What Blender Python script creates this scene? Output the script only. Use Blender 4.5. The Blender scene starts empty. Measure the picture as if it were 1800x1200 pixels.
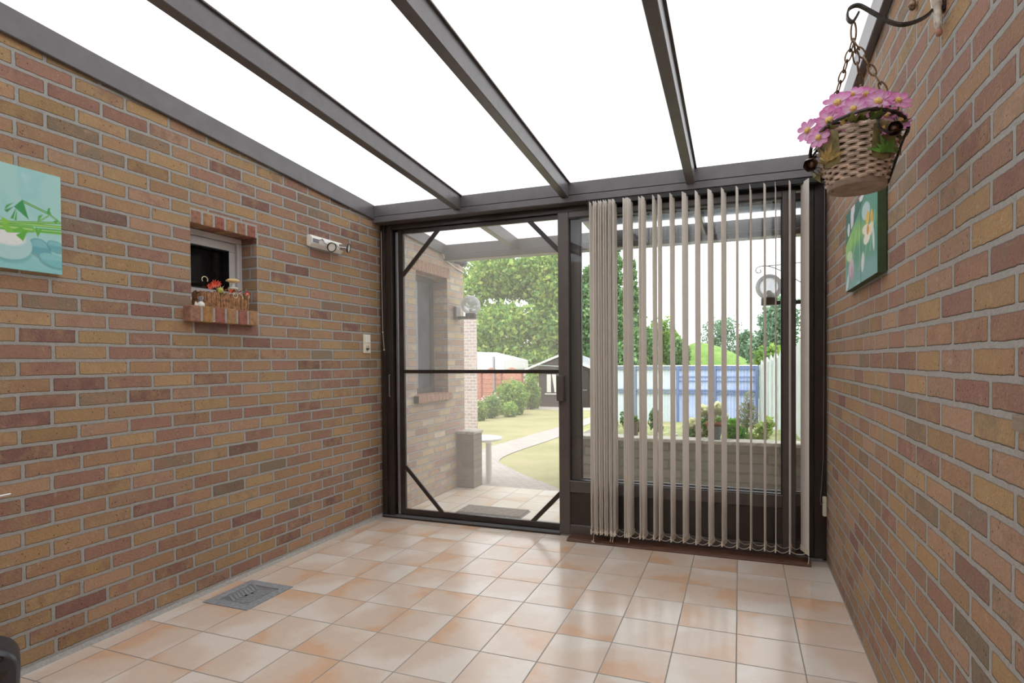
import bpy, bmesh, math, random
import numpy as np
from mathutils import Vector, Matrix
random.seed(7); rng = np.random.default_rng(7)
SC = bpy.context.scene
COL = SC.collection
PI = math.pi

# ------------------------------------------------------------------ helpers
def lin(r, g, b):
    f = lambda c: (c/255/12.92) if c/255 <= .04045 else ((c/255+.055)/1.055)**2.4
    return (f(r), f(g), f(b), 1.0)

class MB:
    """collects shapes, builds ONE mesh object"""
    def __init__(s): s.v = []; s.f = []; s.c = None
    def add(s, vs, fs):
        b = len(s.v); s.v += [tuple(p) for p in vs]; s.f += [tuple(i+b for i in f) for f in fs]; return s
    def box(s, x0, x1, y0, y1, z0, z1):
        return s.add([(x0,y0,z0),(x1,y0,z0),(x1,y1,z0),(x0,y1,z0),(x0,y0,z1),(x1,y0,z1),(x1,y1,z1),(x0,y1,z1)],
                     [(0,3,2,1),(4,5,6,7),(0,1,5,4),(1,2,6,5),(2,3,7,6),(3,0,4,7)])
    def obox(s, c, a, b, d):
        c, a, b, d = map(Vector, (c, a, b, d))
        vs = [c+i*a+j*b+k*d for k in (-1,1) for j, i in ((-1,-1),(-1,1),(1,1),(1,-1))]
        return s.add(vs, [(0,3,2,1),(4,5,6,7),(0,1,5,4),(1,2,6,5),(2,3,7,6),(3,0,4,7)])
    def bar(s, p, q, w, h, up=(0,0,1)):
        p, q = Vector(p), Vector(q); d = (q-p); L = d.length; d.normalize()
        u = Vector(up); r = d.cross(u)
        if r.length < 1e-4: r = d.cross(Vector((1,0,0)))
        r.normalize(); u = r.cross(d)
        return s.obox((p+q)/2, r*w/2, d*L/2, u*h/2)
    def tube(s, pts, r, n=8, closed=False, caps=True):
        pts = [Vector(p) for p in pts]; m = len(pts)
        rr = r if isinstance(r, (list, tuple)) else [r]*m
        vs = []; prev = None
        for i, p in enumerate(pts):
            if closed: t = pts[(i+1) % m]-pts[i-1]
            else: t = pts[min(i+1, m-1)]-pts[max(i-1, 0)]
            if t.length < 1e-9: t = Vector((0,0,1))
            t.normalize()
            if prev is None:
                a = Vector((0,0,1)) if abs(t.z) < .9 else Vector((1,0,0))
                u = t.cross(a).normalized()
            else:
                u = prev - t*prev.dot(t)
                u = u.normalized() if u.length > 1e-6 else t.orthogonal().normalized()
            prev = u; w = t.cross(u)
            vs += [p+(u*math.cos(2*PI*k/n)+w*math.sin(2*PI*k/n))*rr[i] for k in range(n)]
        fs = []
        for i in range(m if closed else m-1):
            j = (i+1) % m
            fs += [(i*n+k, i*n+(k+1) % n, j*n+(k+1) % n, j*n+k) for k in range(n)]
        if caps and not closed:
            fs += [tuple(range(n))[::-1], tuple(range((m-1)*n, m*n))]
        return s.add(vs, fs)
    def lathe(s, prof, c=(0,0,0), n=24, M=None):
        """prof: (radius, height) along +Z; M optional rotation"""
        c = Vector(c); vs = []; fs = []; m = len(prof)
        for r, h in prof:
            for k in range(n):
                p = Vector((r*math.cos(2*PI*k/n), r*math.sin(2*PI*k/n), h))
                vs.append(c+(M @ p if M else p))
        for i in range(m-1):
            fs += [(i*n+k, i*n+(k+1) % n, (i+1)*n+(k+1) % n, (i+1)*n+k) for k in range(n)]
        if prof[0][0] > 1e-5: fs.append(tuple(range(n))[::-1])
        if prof[-1][0] > 1e-5: fs.append(tuple(range((m-1)*n, m*n)))
        return s.add(vs, fs)
    def ball(s, c, r, n=16, sc=(1,1,1)):
        prof = [(max(r*math.sin(PI*i/n), 1e-4), -r*math.cos(PI*i/n)) for i in range(n+1)]
        return s.lathe(prof, c, n*2, Matrix.Diagonal(sc))
    def prism(s, poly, axis, d0, d1):
        """poly: 2D points in the remaining two axes (order x,y,z without axis)"""
        n = len(poly)
        def P(a, b, d):
            q = [a, b]; q.insert(axis, d); return q
        vs = [P(a, b, d0) for a, b in poly]+[P(a, b, d1) for a, b in poly]
        fs = [tuple(range(n))[::-1], tuple(range(n, 2*n))]+[(i, (i+1) % n, n+(i+1) % n, n+i) for i in range(n)]
        return s.add(vs, fs)
    def build(s, name, m, parent=None, bevel=0, smooth=False, colors=None, loc=None):
        me = bpy.data.meshes.new(name); me.from_pydata(s.v, [], s.f)
        bm = bmesh.new(); bm.from_mesh(me)
        if bevel:
            bmesh.ops.bevel(bm, geom=[e for e in bm.edges if e.is_manifold and e.calc_face_angle(0) > .6], offset=bevel, segments=1, affect='EDGES', clamp_overlap=True)
        if colors is None: bmesh.ops.recalc_face_normals(bm, faces=bm.faces)
        bm.to_mesh(me); bm.free()
        if smooth:
            me.polygons.foreach_set('use_smooth', [True]*len(me.polygons))
            try: me.set_sharp_from_angle(angle=math.radians(smooth if smooth > 1 else 40))
            except Exception: pass
        if colors is not None:
            a = me.color_attributes.new('Col', 'FLOAT_COLOR', 'POINT'); a.data.foreach_set('color', np.asarray(colors, dtype=np.float32).ravel())
        me.materials.append(m)
        o = bpy.data.objects.new(name, me); COL.objects.link(o)
        if loc: o.location = loc
        if parent is not None:
            o.parent = parent; o.matrix_parent_inverse = Matrix.Translation(-Vector(parent.location))
        return o

def tag(o, label=None, cat=None, group=None, kind=None):
    if label: o['label'] = label
    if cat: o['category'] = cat
    if group: o['group'] = group
    if kind: o['kind'] = kind
    return o
def thing(name, loc, label, cat, group=None, kind=None):
    o = bpy.data.objects.new(name, None); COL.objects.link(o); o.location = loc; o.empty_display_size = .05
    return tag(o, label, cat, group, kind)

# ------------------------------------------------------------------ materials
class NT:
    def __init__(s, name):
        s.m = bpy.data.materials.new(name); s.m.use_nodes = True; s.t = s.m.node_tree; s.t.nodes.clear()
        s.out = s.t.nodes.new('ShaderNodeOutputMaterial')
    def n(s, typ, **kw):
        nd = s.t.nodes.new('ShaderNode'+typ)
        for k, v in kw.items():
            if k.startswith('i_'):
                key = k[2:]; key = int(key) if key.isdigit() else key.replace('_', ' ')
                s.put(nd.inputs[key], v)
            else: setattr(nd, k, v)
        return nd
    def put(s, inp, v):
        if hasattr(v, 'bl_idname') and not isinstance(v, bpy.types.NodeSocket): v = v.outputs[0]
        if isinstance(v, bpy.types.NodeSocket): s.t.links.new(v, inp)
        else: inp.default_value = v
    def math(s, op, a, b=None, c=None):
        nd = s.n('Math', operation=op); s.put(nd.inputs[0], a)
        if b is not None: s.put(nd.inputs[1], b)
        if c is not None: s.put(nd.inputs[2], c)
        return nd.outputs[0]
    def mix(s, f, a, b, mode='MIX'):
        nd = s.n('Mix', data_type='RGBA', blend_type=mode); s.put(nd.inputs[0], f); s.put(nd.inputs[6], a); s.put(nd.inputs[7], b); return nd.outputs[2]
    def ramp(s, f, stops, interp='LINEAR'):
        nd = s.n('ValToRGB'); s.put(nd.inputs[0], f); cr = nd.color_ramp; cr.interpolation = interp
        cr.elements[0].position, cr.elements[0].color = stops[0]; cr.elements[1].position, cr.elements[1].color = stops[-1]
        for p, c in stops[1:-1]:
            e = cr.elements.new(p); e.color = c
        return nd.outputs[0]
    def noise(s, vec, scale, detail=3, rough=.6, col=False):
        nd = s.n('TexNoise', i_Scale=scale, i_Detail=detail, i_Roughness=rough)
        if vec is not None: s.put(nd.inputs['Vector'], vec)
        return nd.outputs[1 if col else 0]
    def pos(s): return s.n('NewGeometry').outputs['Position']
    def objco(s): return s.n('TexCoord').outputs['Object']
    def bsdf(s, base, rough=.5, metal=0., bump=None, bstr=.3, bdist=.002, **kw):
        p = s.n('BsdfPrincipled'); s.put(p.inputs['Base Color'], base); s.put(p.inputs['Roughness'], rough); s.put(p.inputs['Metallic'], metal)
        for k, v in kw.items(): s.put(p.inputs[k.replace('_', ' ')], v)
        if bump is not None:
            b = s.n('Bump', i_Strength=bstr, i_Distance=bdist); s.put(b.inputs['Height'], bump); s.put(p.inputs['Normal'], b.outputs[0])
        return p
    def done(s, sh):
        s.t.links.new(sh.outputs[0] if not isinstance(sh, bpy.types.NodeSocket) else sh, s.out.inputs[0]); return s.m

def plain(name, c, rough=.5, metal=0., var=.06, scale=30, bstr=.0, **kw):
    t = NT(name); nz = t.noise(t.pos(), scale)
    dark = tuple(x*(1-2*var) for x in c[:3])+(1,); lite = tuple(min(1, x*(1+2*var)) for x in c[:3])+(1,)
    base = t.ramp(nz, [(.3, dark), (.7, lite)])
    return t.done(t.bsdf(base, rough, metal, bump=nz if bstr else None, bstr=bstr, **kw))

def brick(name, cols, mort, row=.06624, w=.2081, z0=.0252, u0=-2.231, r0=0, mt=.0142, haze=None):
    """running-bond brickwork in world metres; per-brick colour, mottling, pits, ragged edges"""
    t = NT(name); P = t.pos(); geo = t.n('NewGeometry')
    sp = t.n('SeparateXYZ', i_Vector=P); sn = t.n('SeparateXYZ', i_Vector=geo.outputs['True Normal'])
    nx = t.math('GREATER_THAN', t.math('ABSOLUTE', sn.outputs[0]), .6)
    u = t.math('ADD', t.math('MULTIPLY', sp.outputs[1], nx), t.math('MULTIPLY', sp.outputs[0], t.math('SUBTRACT', 1., nx)))
    wob = t.noise(P, 38, 2); wob2 = t.noise(P, 7, 1)
    v = t.math('ADD', sp.outputs[2], t.math('MULTIPLY', t.math('SUBTRACT', wob2, .5), .006))
    rv = t.math('DIVIDE', t.math('SUBTRACT', v, z0), row); ri = t.math('FLOOR', rv); rf = t.math('FRACT', rv)
    odd = t.math('MULTIPLY', t.math('MODULO', t.math('ADD', t.math('ABSOLUTE', ri), float(r0)), 2.), .5)
    jit = t.n('TexWhiteNoise', noise_dimensions='1D', i_W=ri).outputs[0]
    uu = t.math('ADD', t.math('ADD', t.math('DIVIDE', t.math('SUBTRACT', u, u0), w), odd), t.math('MULTIPLY', t.math('SUBTRACT', jit, .5), .10))
    ui = t.math('FLOOR', uu); uf = t.math('FRACT', uu)
    cid = t.n('CombineXYZ', i_X=ui, i_Y=ri, i_Z=nx)
    wn = t.n('TexWhiteNoise', noise_dimensions='3D', i_Vector=cid)
    rnd, rcol = wn.outputs[0], wn.outputs[1]
    rs = t.n('SeparateColor', i_Color=rcol)
    # distance from joint centre (metres)
    dv = t.math('MULTIPLY', t.math('MINIMUM', rf, t.math('SUBTRACT', 1., rf)), row)
    du = t.math('MULTIPLY', t.math('MINIMUM', uf, t.math('SUBTRACT', 1., uf)), w)
    d = t.math('ADD', t.math('SMOOTH_MIN', dv, du, .006), t.math('MULTIPLY', t.math('SUBTRACT', wob, .5), .0055))
    face = t.n('MapRange', interpolation_type='SMOOTHSTEP', i_Value=d); face.inputs[1].default_value = mt/2-.0012; face.inputs[2].default_value = mt/2+.0012
    fm = face.outputs[0]
    st = [(i/len(cols), c) for i, c in enumerate(cols)]
    base = t.ramp(rnd, st, 'CONSTANT')
    # mottling inside a brick, streaks, dark pits, pale scuffs
    off = t.n('VectorMath', operation='MULTIPLY_ADD'); t.put(off.inputs[0], rcol); off.inputs[1].default_value = (9, 9, 9); t.put(off.inputs[2], P)
    m1 = t.noise(off.outputs[0], 16, 4, .65); m2 = t.noise(off.outputs[0], 110, 3, .7)
    other = t.ramp(rs.outputs[1], st, 'CONSTANT')
    base = t.mix(t.n('MapRange', i_Value=m1, i_1=.42, i_2=.66, i_4=.7).outputs[0], base, other)
    hsv = t.n('HueSaturation', i_Color=base); t.put(hsv.inputs['Value'], t.math('ADD', .66, t.math('ADD', t.math('MULTIPLY', rs.outputs[2], .22), t.math('MULTIPLY', m2, .58)))); t.put(hsv.inputs['Saturation'], .9)
    pits = t.n('TexVoronoi', i_Scale=55.0); t.put(pits.inputs['Vector'], off.outputs[0])
    pm = t.math('MULTIPLY', t.math('LESS_THAN', pits.outputs[0], .17), t.math('GREATER_THAN', t.noise(off.outputs[0], 12, 1), .55))
    cb = t.mix(t.math('MULTIPLY', pm, .66), hsv.outputs[0], lin(52, 42, 34))
    sc = t.math('MULTIPLY', t.n('MapRange', i_Value=t.noise(off.outputs[0], 30, 4, .75), i_1=.60, i_2=.72).outputs[0], .4)
    cb = t.mix(sc, cb, lin(200, 180, 158))
    # joint shadow put into the colour: bricks darken along all their edges
    low = t.math('MULTIPLY', t.math('LESS_THAN', rf, .17), .0)
    mcol = t.mix(t.noise(P, 60, 3), tuple(x*.82 for x in mort[:3])+(1,), tuple(min(1, x*1.15) for x in mort[:3])+(1,))
    edge = t.n('MapRange', interpolation_type='SMOOTHSTEP', i_Value=d); edge.inputs[1].default_value = mt/2+.0005; edge.inputs[2].default_value = mt/2+.0045
    cb = t.mix(t.math('MULTIPLY', t.math('SUBTRACT', 1., edge.outputs[0]), .30), cb, lin(70, 54, 44))
    colr = t.mix(fm, mcol, cb)
    if haze: colr = t.mix(haze[0], colr, haze[1])
    h = t.math('ADD', t.math('MULTIPLY', fm, 1.0), t.math('SUBTRACT', t.math('MULTIPLY', m2, .6), t.math('MULTIPLY', pm, .5)))
    return t.done(t.bsdf(colr, .88, bump=h, bstr=.95, bdist=.008))

def tiles(name, x0, y0, size, base, orange, pale, grout, rough=.3, z=0):
    t = NT(name); P = t.pos(); sp = t.n('SeparateXYZ', i_Vector=P)
    u = t.math('DIVIDE', t.math('SUBTRACT', sp.outputs[0], x0), size); v = t.math('DIVIDE', t.math('SUBTRACT', sp.outputs[1], y0), size)
    ui, vi, uf, vf = t.math('FLOOR', u), t.math('FLOOR', v), t.math('FRACT', u), t.math('FRACT', v)
    d = t.math('MULTIPLY', t.math('MINIMUM', t.math('MINIMUM', uf, t.math('SUBTRACT', 1., uf)), t.math('MINIMUM', vf, t.math('SUBTRACT', 1., vf))), size)
    fm = t.n('MapRange', interpolation_type='SMOOTHSTEP', i_Value=d, i_1=.0017, i_2=.0036).outputs[0]
    wn = t.n('TexWhiteNoise', noise_dimensions='3D', i_Vector=t.n('CombineXYZ', i_X=ui, i_Y=vi, i_Z=.3)); rs = t.n('SeparateColor', i_Color=wn.outputs[1])
    off = t.n('VectorMath', operation='MULTIPLY_ADD'); t.put(off.inputs[0], wn.outputs[1]); off.inputs[1].default_value = (13, 13, 13); t.put(off.inputs[2], P)
    # soft diagonal blush across each tile
    ang = t.math('MULTIPLY', rs.outputs[0], 2*PI)
    g = t.math('ADD', t.math('MULTIPLY', t.math('SUBTRACT', uf, .5), t.math('COSINE', ang)), t.math('MULTIPLY', t.math('SUBTRACT', vf, .5), t.math('SINE', ang)))
    n1 = t.noise(off.outputs[0], 6, 3, .55); n2 = t.noise(off.outputs[0], 90, 4, .7)
    bl = t.math('ADD', t.math('MULTIPLY', g, .85), t.math('ADD', t.math('SUBTRACT', n1, .5), t.math('MULTIPLY', t.math('SUBTRACT', rs.outputs[1], .5), .5)))
    c = t.ramp(t.math('ADD', bl, .5), [(.12, pale), (.45, base), (.72, base), (1., orange)])
    hs = t.n('HueSaturation', i_Color=c); t.put(hs.inputs['Value'], t.math('ADD', .93, t.math('MULTIPLY', n2, .14)))
    col = t.mix(fm, grout, hs.outputs[0])
    h = t.math('ADD', t.math('MULTIPLY', fm, .6), t.math('MULTIPLY', t.noise(off.outputs[0], 34, 3, .6), .5))
    ro = t.math('ADD', rough, t.math('MULTIPLY', t.math('SUBTRACT', 1., fm), .45))
    return t.done(t.bsdf(col, ro, bump=h, bstr=.22, bdist=.003, Specular_IOR_Level=.8))

def vcol(name, rough=.7, trans=0., gain=1.):
    t = NT(name); a = t.n('VertexColor', layer_name='Col')
    p = t.bsdf(a.outputs[0], rough)
    if trans:
        tr = t.n('BsdfTranslucent'); t.put(tr.inputs[0], a.outputs[0]); mx = t.n('MixShader', i_0=trans); t.put(mx.inputs[1], p.outputs[0]); t.put(mx.inputs[2], tr.outputs[0]); return t.done(mx)
    return t.done(p)

def thin_glass(name, tint=(.93, .96, .96, 1), refl=1., milky=0., mcol=(.9, .9, .9, 1)):
    t = NT(name); tr = t.n('BsdfTransparent'); tr.inputs[0].default_value = tint
    gl = t.n('BsdfGlossy'); gl.inputs['Roughness'].default_value = .01
    fr = t.n('Fresnel', i_IOR=1.5)
    mx = t.n('MixShader'); t.put(mx.inputs[0], t.math('MULTIPLY', fr.outputs[0], refl)); t.put(mx.inputs[1], tr.outputs[0]); t.put(mx.inputs[2], gl.outputs[0])
    if milky:
        df = t.n('BsdfDiffuse'); df.inputs[0].default_value = mcol; m2 = t.n('MixShader', i_0=milky); t.put(m2.inputs[1], mx.outputs[0]); t.put(m2.inputs[2], df.outputs[0]); mx = m2
    return t.done(mx)

OCH, OCH2 = lin(168, 135, 90), lin(160, 126, 80)
TAN, TAN2 = lin(164, 128, 100), lin(160, 122, 88)
RB, RB2 = lin(150, 109, 89), lin(140, 98, 83)
DR, GB = lin(124, 87, 77), lin(132, 113, 90)
CW = [OCH, TAN, RB, OCH2, TAN2, RB2, TAN2, OCH, RB, OCH2, DR, TAN2, RB, OCH, GB, TAN]
MORT = lin(166, 163, 158)
M = {}
M['brick_l'] = brick('brick_left', CW, MORT)
M['brick_r'] = brick('brick_right', [TAN, OCH, TAN2, RB, TAN, OCH2, RB2, TAN2, RB, GB], MORT, row=.0677, z0=.0095, u0=-3.15, mt=.0150)
M['brick_o'] = brick('brick_outside', [lin(196,170,130), lin(188,156,130), lin(178,142,126), lin(196,172,136), lin(172,138,124), lin(190,164,142), lin(204,188,160)], lin(182,180,176))  # paler copy of the house brick; outdoor haze put into its colours
M['brick_s'] = brick('brick_small_far', [lin(176,156,150), lin(166,148,146), lin(182,164,156)], lin(204,200,198), row=.062, w=.14, mt=.018)
M['brick_w'] = brick('brick_whitewashed', [lin(150,146,136), lin(140,136,126), lin(158,150,138), lin(146,134,122)], lin(128,126,118), row=.085, w=.23, z0=-.04, haze=(.35, lin(150,148,140)))
M['brick_p'] = brick('brick_pillar', [lin(140,128,112), lin(150,134,114), lin(132,118,104)], lin(140,136,130), haze=(.3, lin(140,130,116)))
def solid_brick(name, c): return plain(name, c, .9, var=.16, scale=45, bstr=.5)
M['soldier'] = [solid_brick('brick_red', RB), solid_brick('brick_ochre', lin(160,120,74)), solid_brick('brick_dark', lin(146,92,78)), solid_brick('brick_tan', TAN2)]
M['mortar'] = plain('mortar', MORT, .95, var=.08, scale=80, bstr=.3)
M['tile_in'] = tiles('floor_tiles', 2.605, -.361, .25, lin(213,193,176), lin(212,176,147), lin(222,211,200), lin(142,136,128), .2)
M['tile_out'] = tiles('terrace_tiles', 2.605, -.361+.02, .25, lin(224,212,194), lin(218,192,164), lin(232,224,212), lin(150,142,132), .45)
M['alu'] = plain('bronze_aluminium', lin(98,94,96), .34, .15, var=.05, scale=12)
M['alu_d'] = plain('dark_bronze_aluminium', lin(54,46,43), .3, .15, var=.06, scale=12)
M['alu_m'] = plain('mid_bronze_aluminium', lin(88,80,77), .34, .1, var=.05, scale=12)
M['black'] = plain('black_rubber', lin(26,25,26), .5, 0, var=.1)
M['silver'] = plain('silver_aluminium', lin(150,150,155), .35, .6, var=.05)
M['chrome'] = plain('chrome', lin(225,225,228), .08, 1., var=.02)
M['white_pl'] = plain('white_plastic', lin(232,230,224), .35, 0, var=.02)
M['cream_pl'] = plain('cream_plastic', lin(226,220,200), .35, 0, var=.03)
M['pvc'] = plain('white_window_frame', lin(206,204,206), .3, 0, var=.02)
M['dglass'] = plain('dark_window_pane', lin(14,15,17), .05, 0, var=.3, scale=8)
M['glass'] = thin_glass('clear_glass', (.97, .985, .985, 1), 1.5)
M['globe'] = thin_glass('globe_glass', (.95,.96,.97,1), .8, .45, lin(225,228,230))
M['wood'] = None
t = NT('brown_wood'); mp = t.n('Mapping', i_Vector=t.pos()); mp.inputs['Scale'].default_value = (3, 60, 60)
M['wood'] = t.done(t.bsdf(t.ramp(t.noise(mp.outputs[0], 3, 4), [(.3, lin(74,48,38)), (.7, lin(118,82,66))]), .45))
t = NT('weathered_wood'); mp = t.n('Mapping', i_Vector=t.pos()); mp.inputs['Scale'].default_value = (60, 3, 60)
M['wood_g'] = t.done(t.bsdf(t.ramp(t.noise(mp.outputs[0], 3, 4), [(.3, lin(120,106,92)), (.7, lin(150,134,118))]), .7))
# twin-wall polycarbonate: daylight shines through, faint ribs along the slope
def polycarb(name, c, k=.86):
    t = NT(name); sp = t.n('SeparateXYZ', i_Vector=t.pos())
    rib = t.math('ADD', .985, t.math('MULTIPLY', t.math('SINE', t.math('MULTIPLY', sp.outputs[0], 2*PI/.016)), .015))
    cc = t.n('HueSaturation', i_Color=c); t.put(cc.inputs['Value'], rib)
    a = t.n('BsdfTranslucent'); t.put(a.inputs[0], cc.outputs[0]); b = t.n('BsdfDiffuse'); b.inputs[0].default_value = c
    mx = t.n('MixShader', i_0=1-k); t.put(mx.inputs[1], a.outputs[0]); t.put(mx.inputs[2], b.outputs[0]); return t.done(mx)
M['poly'] = polycarb('polycarbonate_room', (.80, .805, .81, 1), .93); M['poly_o'] = polycarb('polycarbonate_terrace', (.86, .87, .88, 1), .93)  # one roof sheet in two tones: terrace part coloured brighter to balance the light
M['shade'] = polycarb('grey_shade_sheet', (.17, .20, .215, 1), .9)
# insect mesh: mostly open, the threads veil what lies behind
t = NT('insect_mesh'); a = t.n('BsdfTransparent'); b = t.n('BsdfDiffuse'); b.inputs[0].default_value = lin(196,192,188)
bt = t.n('BsdfTranslucent'); bt.inputs[0].default_value = lin(196,192,188); ms = t.n('MixShader', i_0=.5); t.put(ms.inputs[1], b.outputs[0]); t.put(ms.inputs[2], bt.outputs[0])
mx = t.n('MixShader', i_0=.36); t.put(mx.inputs[1], a.outputs[0]); t.put(mx.inputs[2], ms.outputs[0]); M['mesh'] = t.done(mx)
# blind fabric
t = NT('blind_fabric'); nz = t.noise(t.pos(), 420, 2); cf = t.ramp(nz, [(.3, lin(243,238,233)), (.7, lin(253,250,247))])
p = t.bsdf(cf, .85); tl = t.n('BsdfTranslucent'); t.put(tl.inputs[0], cf); mx = t.n('MixShader', i_0=.5); t.put(mx.inputs[1], p.outputs[0]); t.put(mx.inputs[2], tl.outputs[0]); M['fabric'] = t.done(mx)
M['hem'] = plain('blind_hem', lin(226,216,200), .8, var=.05, scale=200)
M['chainw'] = plain('bead_chain_plastic', lin(220,212,198), .4, 0, var=.03)
M['concrete'] = plain('drain_concrete', lin(140,142,146), .75, 0, var=.12, scale=60, bstr=.2)
M['grey_metal'] = plain('drain_cover', lin(128,130,134), .5, .3, var=.1, scale=60)
M['grate'] = plain('mat_bristle', lin(160,152,142), .9, var=.15, scale=60)
M['cap'] = plain('cap_stone', lin(188,184,172), .9, var=.14, scale=25, bstr=.4)
M['soil'] = plain('garden_soil', lin(140,146,96), .95, var=.3, scale=18, bstr=.6)
M['leaf'] = vcol('leaf_colours', .6, .35)
M['bark'] = plain('tree_bark', lin(96,84,70), .9, var=.25, scale=14, bstr=.6)
M['plant_pot'] = plain('grey_pot', lin(112,120,122), .6, var=.06)
M['stone_pot'] = plain('stone_pot', lin(130,118,102), .9, var=.12, bstr=.3)
M['paint'] = vcol('canvas_paint', .6)
M['iron'] = plain('wrought_iron', lin(72,66,64), .35, .75, var=.25, scale=90)
M['rust'] = plain('antique_bronze_chain', lin(128,104,82), .4, .7, var=.3, scale=120)
M['wicker'] = plain('wicker', lin(196,176,160), .75, var=.2, scale=60)
M['basket_base'] = plain('basket_base', lin(140,122,106), .6, var=.15, scale=30)
M['tin'] = plain('painted_tin_leaf', lin(140,130,92), .35, .4, var=.35, scale=24)
M['tin_green'] = plain('painted_green_leaf', lin(104,150,66), .45, .1, var=.25, scale=40)
M['tin_gold'] = plain('painted_gold_leaf', lin(172,146,86), .45, .2, var=.25, scale=40)
M['pollen'] = plain('flower_centre', lin(236,196,120), .8, var=.15, scale=300, bstr=.4)
M['petal'] = vcol('pink_petals', .6, .3)
M['white_paint'] = plain('white_paint', lin(228,228,222), .6, var=.04)

# ------------------------------------------------------------------ room shell
Y0, YB, YE, W = -5.0, -.1, 1.39, 3.10           # back of room, front beam, end of house wall, width
SL = .0773
zs = lambda y: 2.383 - SL*(y-YB)                # underside of the roof sheets
def S(o, label, cat): return tag(o, label, cat, kind='structure')

w = MB()
WY0, WY1, WZ0, WZ1 = -1.607, -1.190, 1.490, 1.918
OY0, OY1, OZ0, OZ1 = .505, 1.055, .905, 1.99
def piece(y0, y1, za=None, zb=None):
    w.prism([(y0, za if za is not None else -.3), (y1, za if za is not None else -.3), (y1, zb if zb is not None else zs(y1)+.05), (y0, zb if zb is not None else zs(y0)+.05)], 0, -.28, 0)
piece(Y0, WY0); piece(WY0, WY1, None, WZ0); piece(WY0, WY1, WZ1, None); piece(WY1, 0.03)
wl = S(w.build('wall_left', M['brick_l']), 'ochre and red brick wall on the left with a small window recess', 'wall')
w = MB(); piece(.03, OY0); piece(OY0, OY1, None, OZ0); piece(OY0, OY1, OZ1, None); piece(OY1, YE)
S(w.build('wall_outside', M['brick_o']), 'hazy pale brick house wall outside, seen through the screen door, with a tall window', 'wall')
w = MB(); w.prism([(Y0, -.3), (1.5, -.3), (1.5, zs(1.5)+.05), (Y0, zs(Y0)+.05)], 0, W, W+.28)
S(w.build('wall_right', M['brick_r']), 'orange brick wall filling the right side', 'wall')
w = MB(); w.box(-.28, W+.28, Y0-.2, Y0, -.3, zs(Y0)+.1)
S(w.build('wall_back', plain('pale_bounce_plaster', lin(232, 226, 216), .8, var=.02)), 'pale plastered wall at the back of the veranda, unseen, finished pale to bounce fill light', 'wall')  # unseen wall; pale finish chosen so it bounces fill light into the room
f = MB(); f.box(-.0, W, Y0, .08, -.12, 0)
S(f.build('floor', M['tile_in']), 'glossy beige and peach square floor tiles of the veranda', 'floor')
f = MB(); f.box(-.28, W+.3, .08, 1.37, -.2, -.04)
S(f.build('floor_terrace', M['tile_out']), 'pale terrace tiles outside, one step below the screen door', 'floor')

S(MB().prism([(0, 0), (.012, 0), (0, .018)], 1, Y0, .0).build('baseboard_left', M['mortar']), 'thin grey mortar fillet along the foot of the left brick wall', 'mortar joint')
ce = thing('ceiling', (0, 0, 2.5), 'sloping translucent white polycarbonate roof of the veranda', 'ceiling', kind='structure')
RX = [(.695, .75), (1.50, 1.552), (2.31, 2.362)]
bays = [(-.02, .72), (.725, 1.523), (1.529, 2.333), (2.339, 3.12)]
for i, (a, b) in enumerate(bays):
    for (y0, y1, m_) in ((Y0-.1, .0, 'poly'), (.002, 1.12, 'poly_o')):
        MB().prism([(y0, zs(y0)+.004), (y1, zs(y1)+.004), (y1, zs(y1)+.02), (y0, zs(y0)+.02)], 0, a, b).build('polycarbonate_sheet', M[m_], ce)
# added grey sheet that darkens the outside roof above the glazed door
MB().prism([(.0, zs(.0)+.022), (.885, zs(.885)+.022), (.885, zs(.885)+.026), (.0, zs(.0)+.026)], 0, 1.56, 3.12).build('added_shade_sheet', M['shade'], ce)
def slope_beam(name, x0, x1, y0, y1, h, mat, drop=0, bev=.003):
    b = MB().prism([(y0, zs(y0)-h), (y1, zs(y1)-h), (y1, zs(y1)-drop), (y0, zs(y0)-drop)], 0, x0, x1)
    return b.build(name, mat, None, bev)
lab = ['first sloping grey roof rafter, next to the left wall plate', 'middle sloping grey roof rafter crossing the white roof', 'third sloping grey roof rafter, nearest the right brick wall']
for (a, b), l in zip(RX, lab):
    o = slope_beam('roof_beam', a, b, Y0, YB, .1, M['alu']); S(o, l, 'rafter')
    slope_beam('glazing_flange', a-.012, b+.012, Y0, YB, .007, M['alu_m'], .0005, 0).parent = o
lab = ['short rafter outside above the left of the screen door', 'short rafter outside above the join of the two doors', 'short rafter outside, seen through the glass door behind the blinds']
for (a, b), l in zip(RX, lab): S(slope_beam('roof_beam', a, b, .06, 1.0, .1, M['alu']), l, 'rafter')
S(slope_beam('trim_1', 0, .022, Y0, YB, .108, M['alu']), 'grey sloping wall plate along the top of the left brick wall', 'trim')
S(slope_beam('trim_2', W-.03, W, Y0, YB, .108, M['alu']), 'grey sloping wall plate along the top of the right brick wall', 'trim')
S(slope_beam('trim_3', 0, .022, .06, 1.0, .1, M['alu']), 'grey sloping wall plate outside above the house window', 'trim')
S(slope_beam('trim_5', W-.03, W, .06, 1.0, .1, M['alu']), 'grey wall plate outside along the top of the right wall', 'trim')
fb = thing('front_beam', (1.55, -.05, 2.25), 'wide grey horizontal beam above the doors carrying the roof', 'beam', kind='structure')
MB().box(0, W, YB, .06, 2.297, 2.381).build('upper_profile', M['alu'], fb, .003)
MB().box(0, W, YB-.004, .06, 2.25, 2.294).build('lower_profile', M['alu'], fb, .003)
ob = thing('eaves_beam', (1.55, 1.03, 2.15), 'grey eaves beam outside at the end of the terrace roof', 'beam', kind='structure')
MB().box(0, W, 1.0, 1.08, 2.20, 2.295).build('upper_profile', M['alu'], ob, .003)
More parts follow.
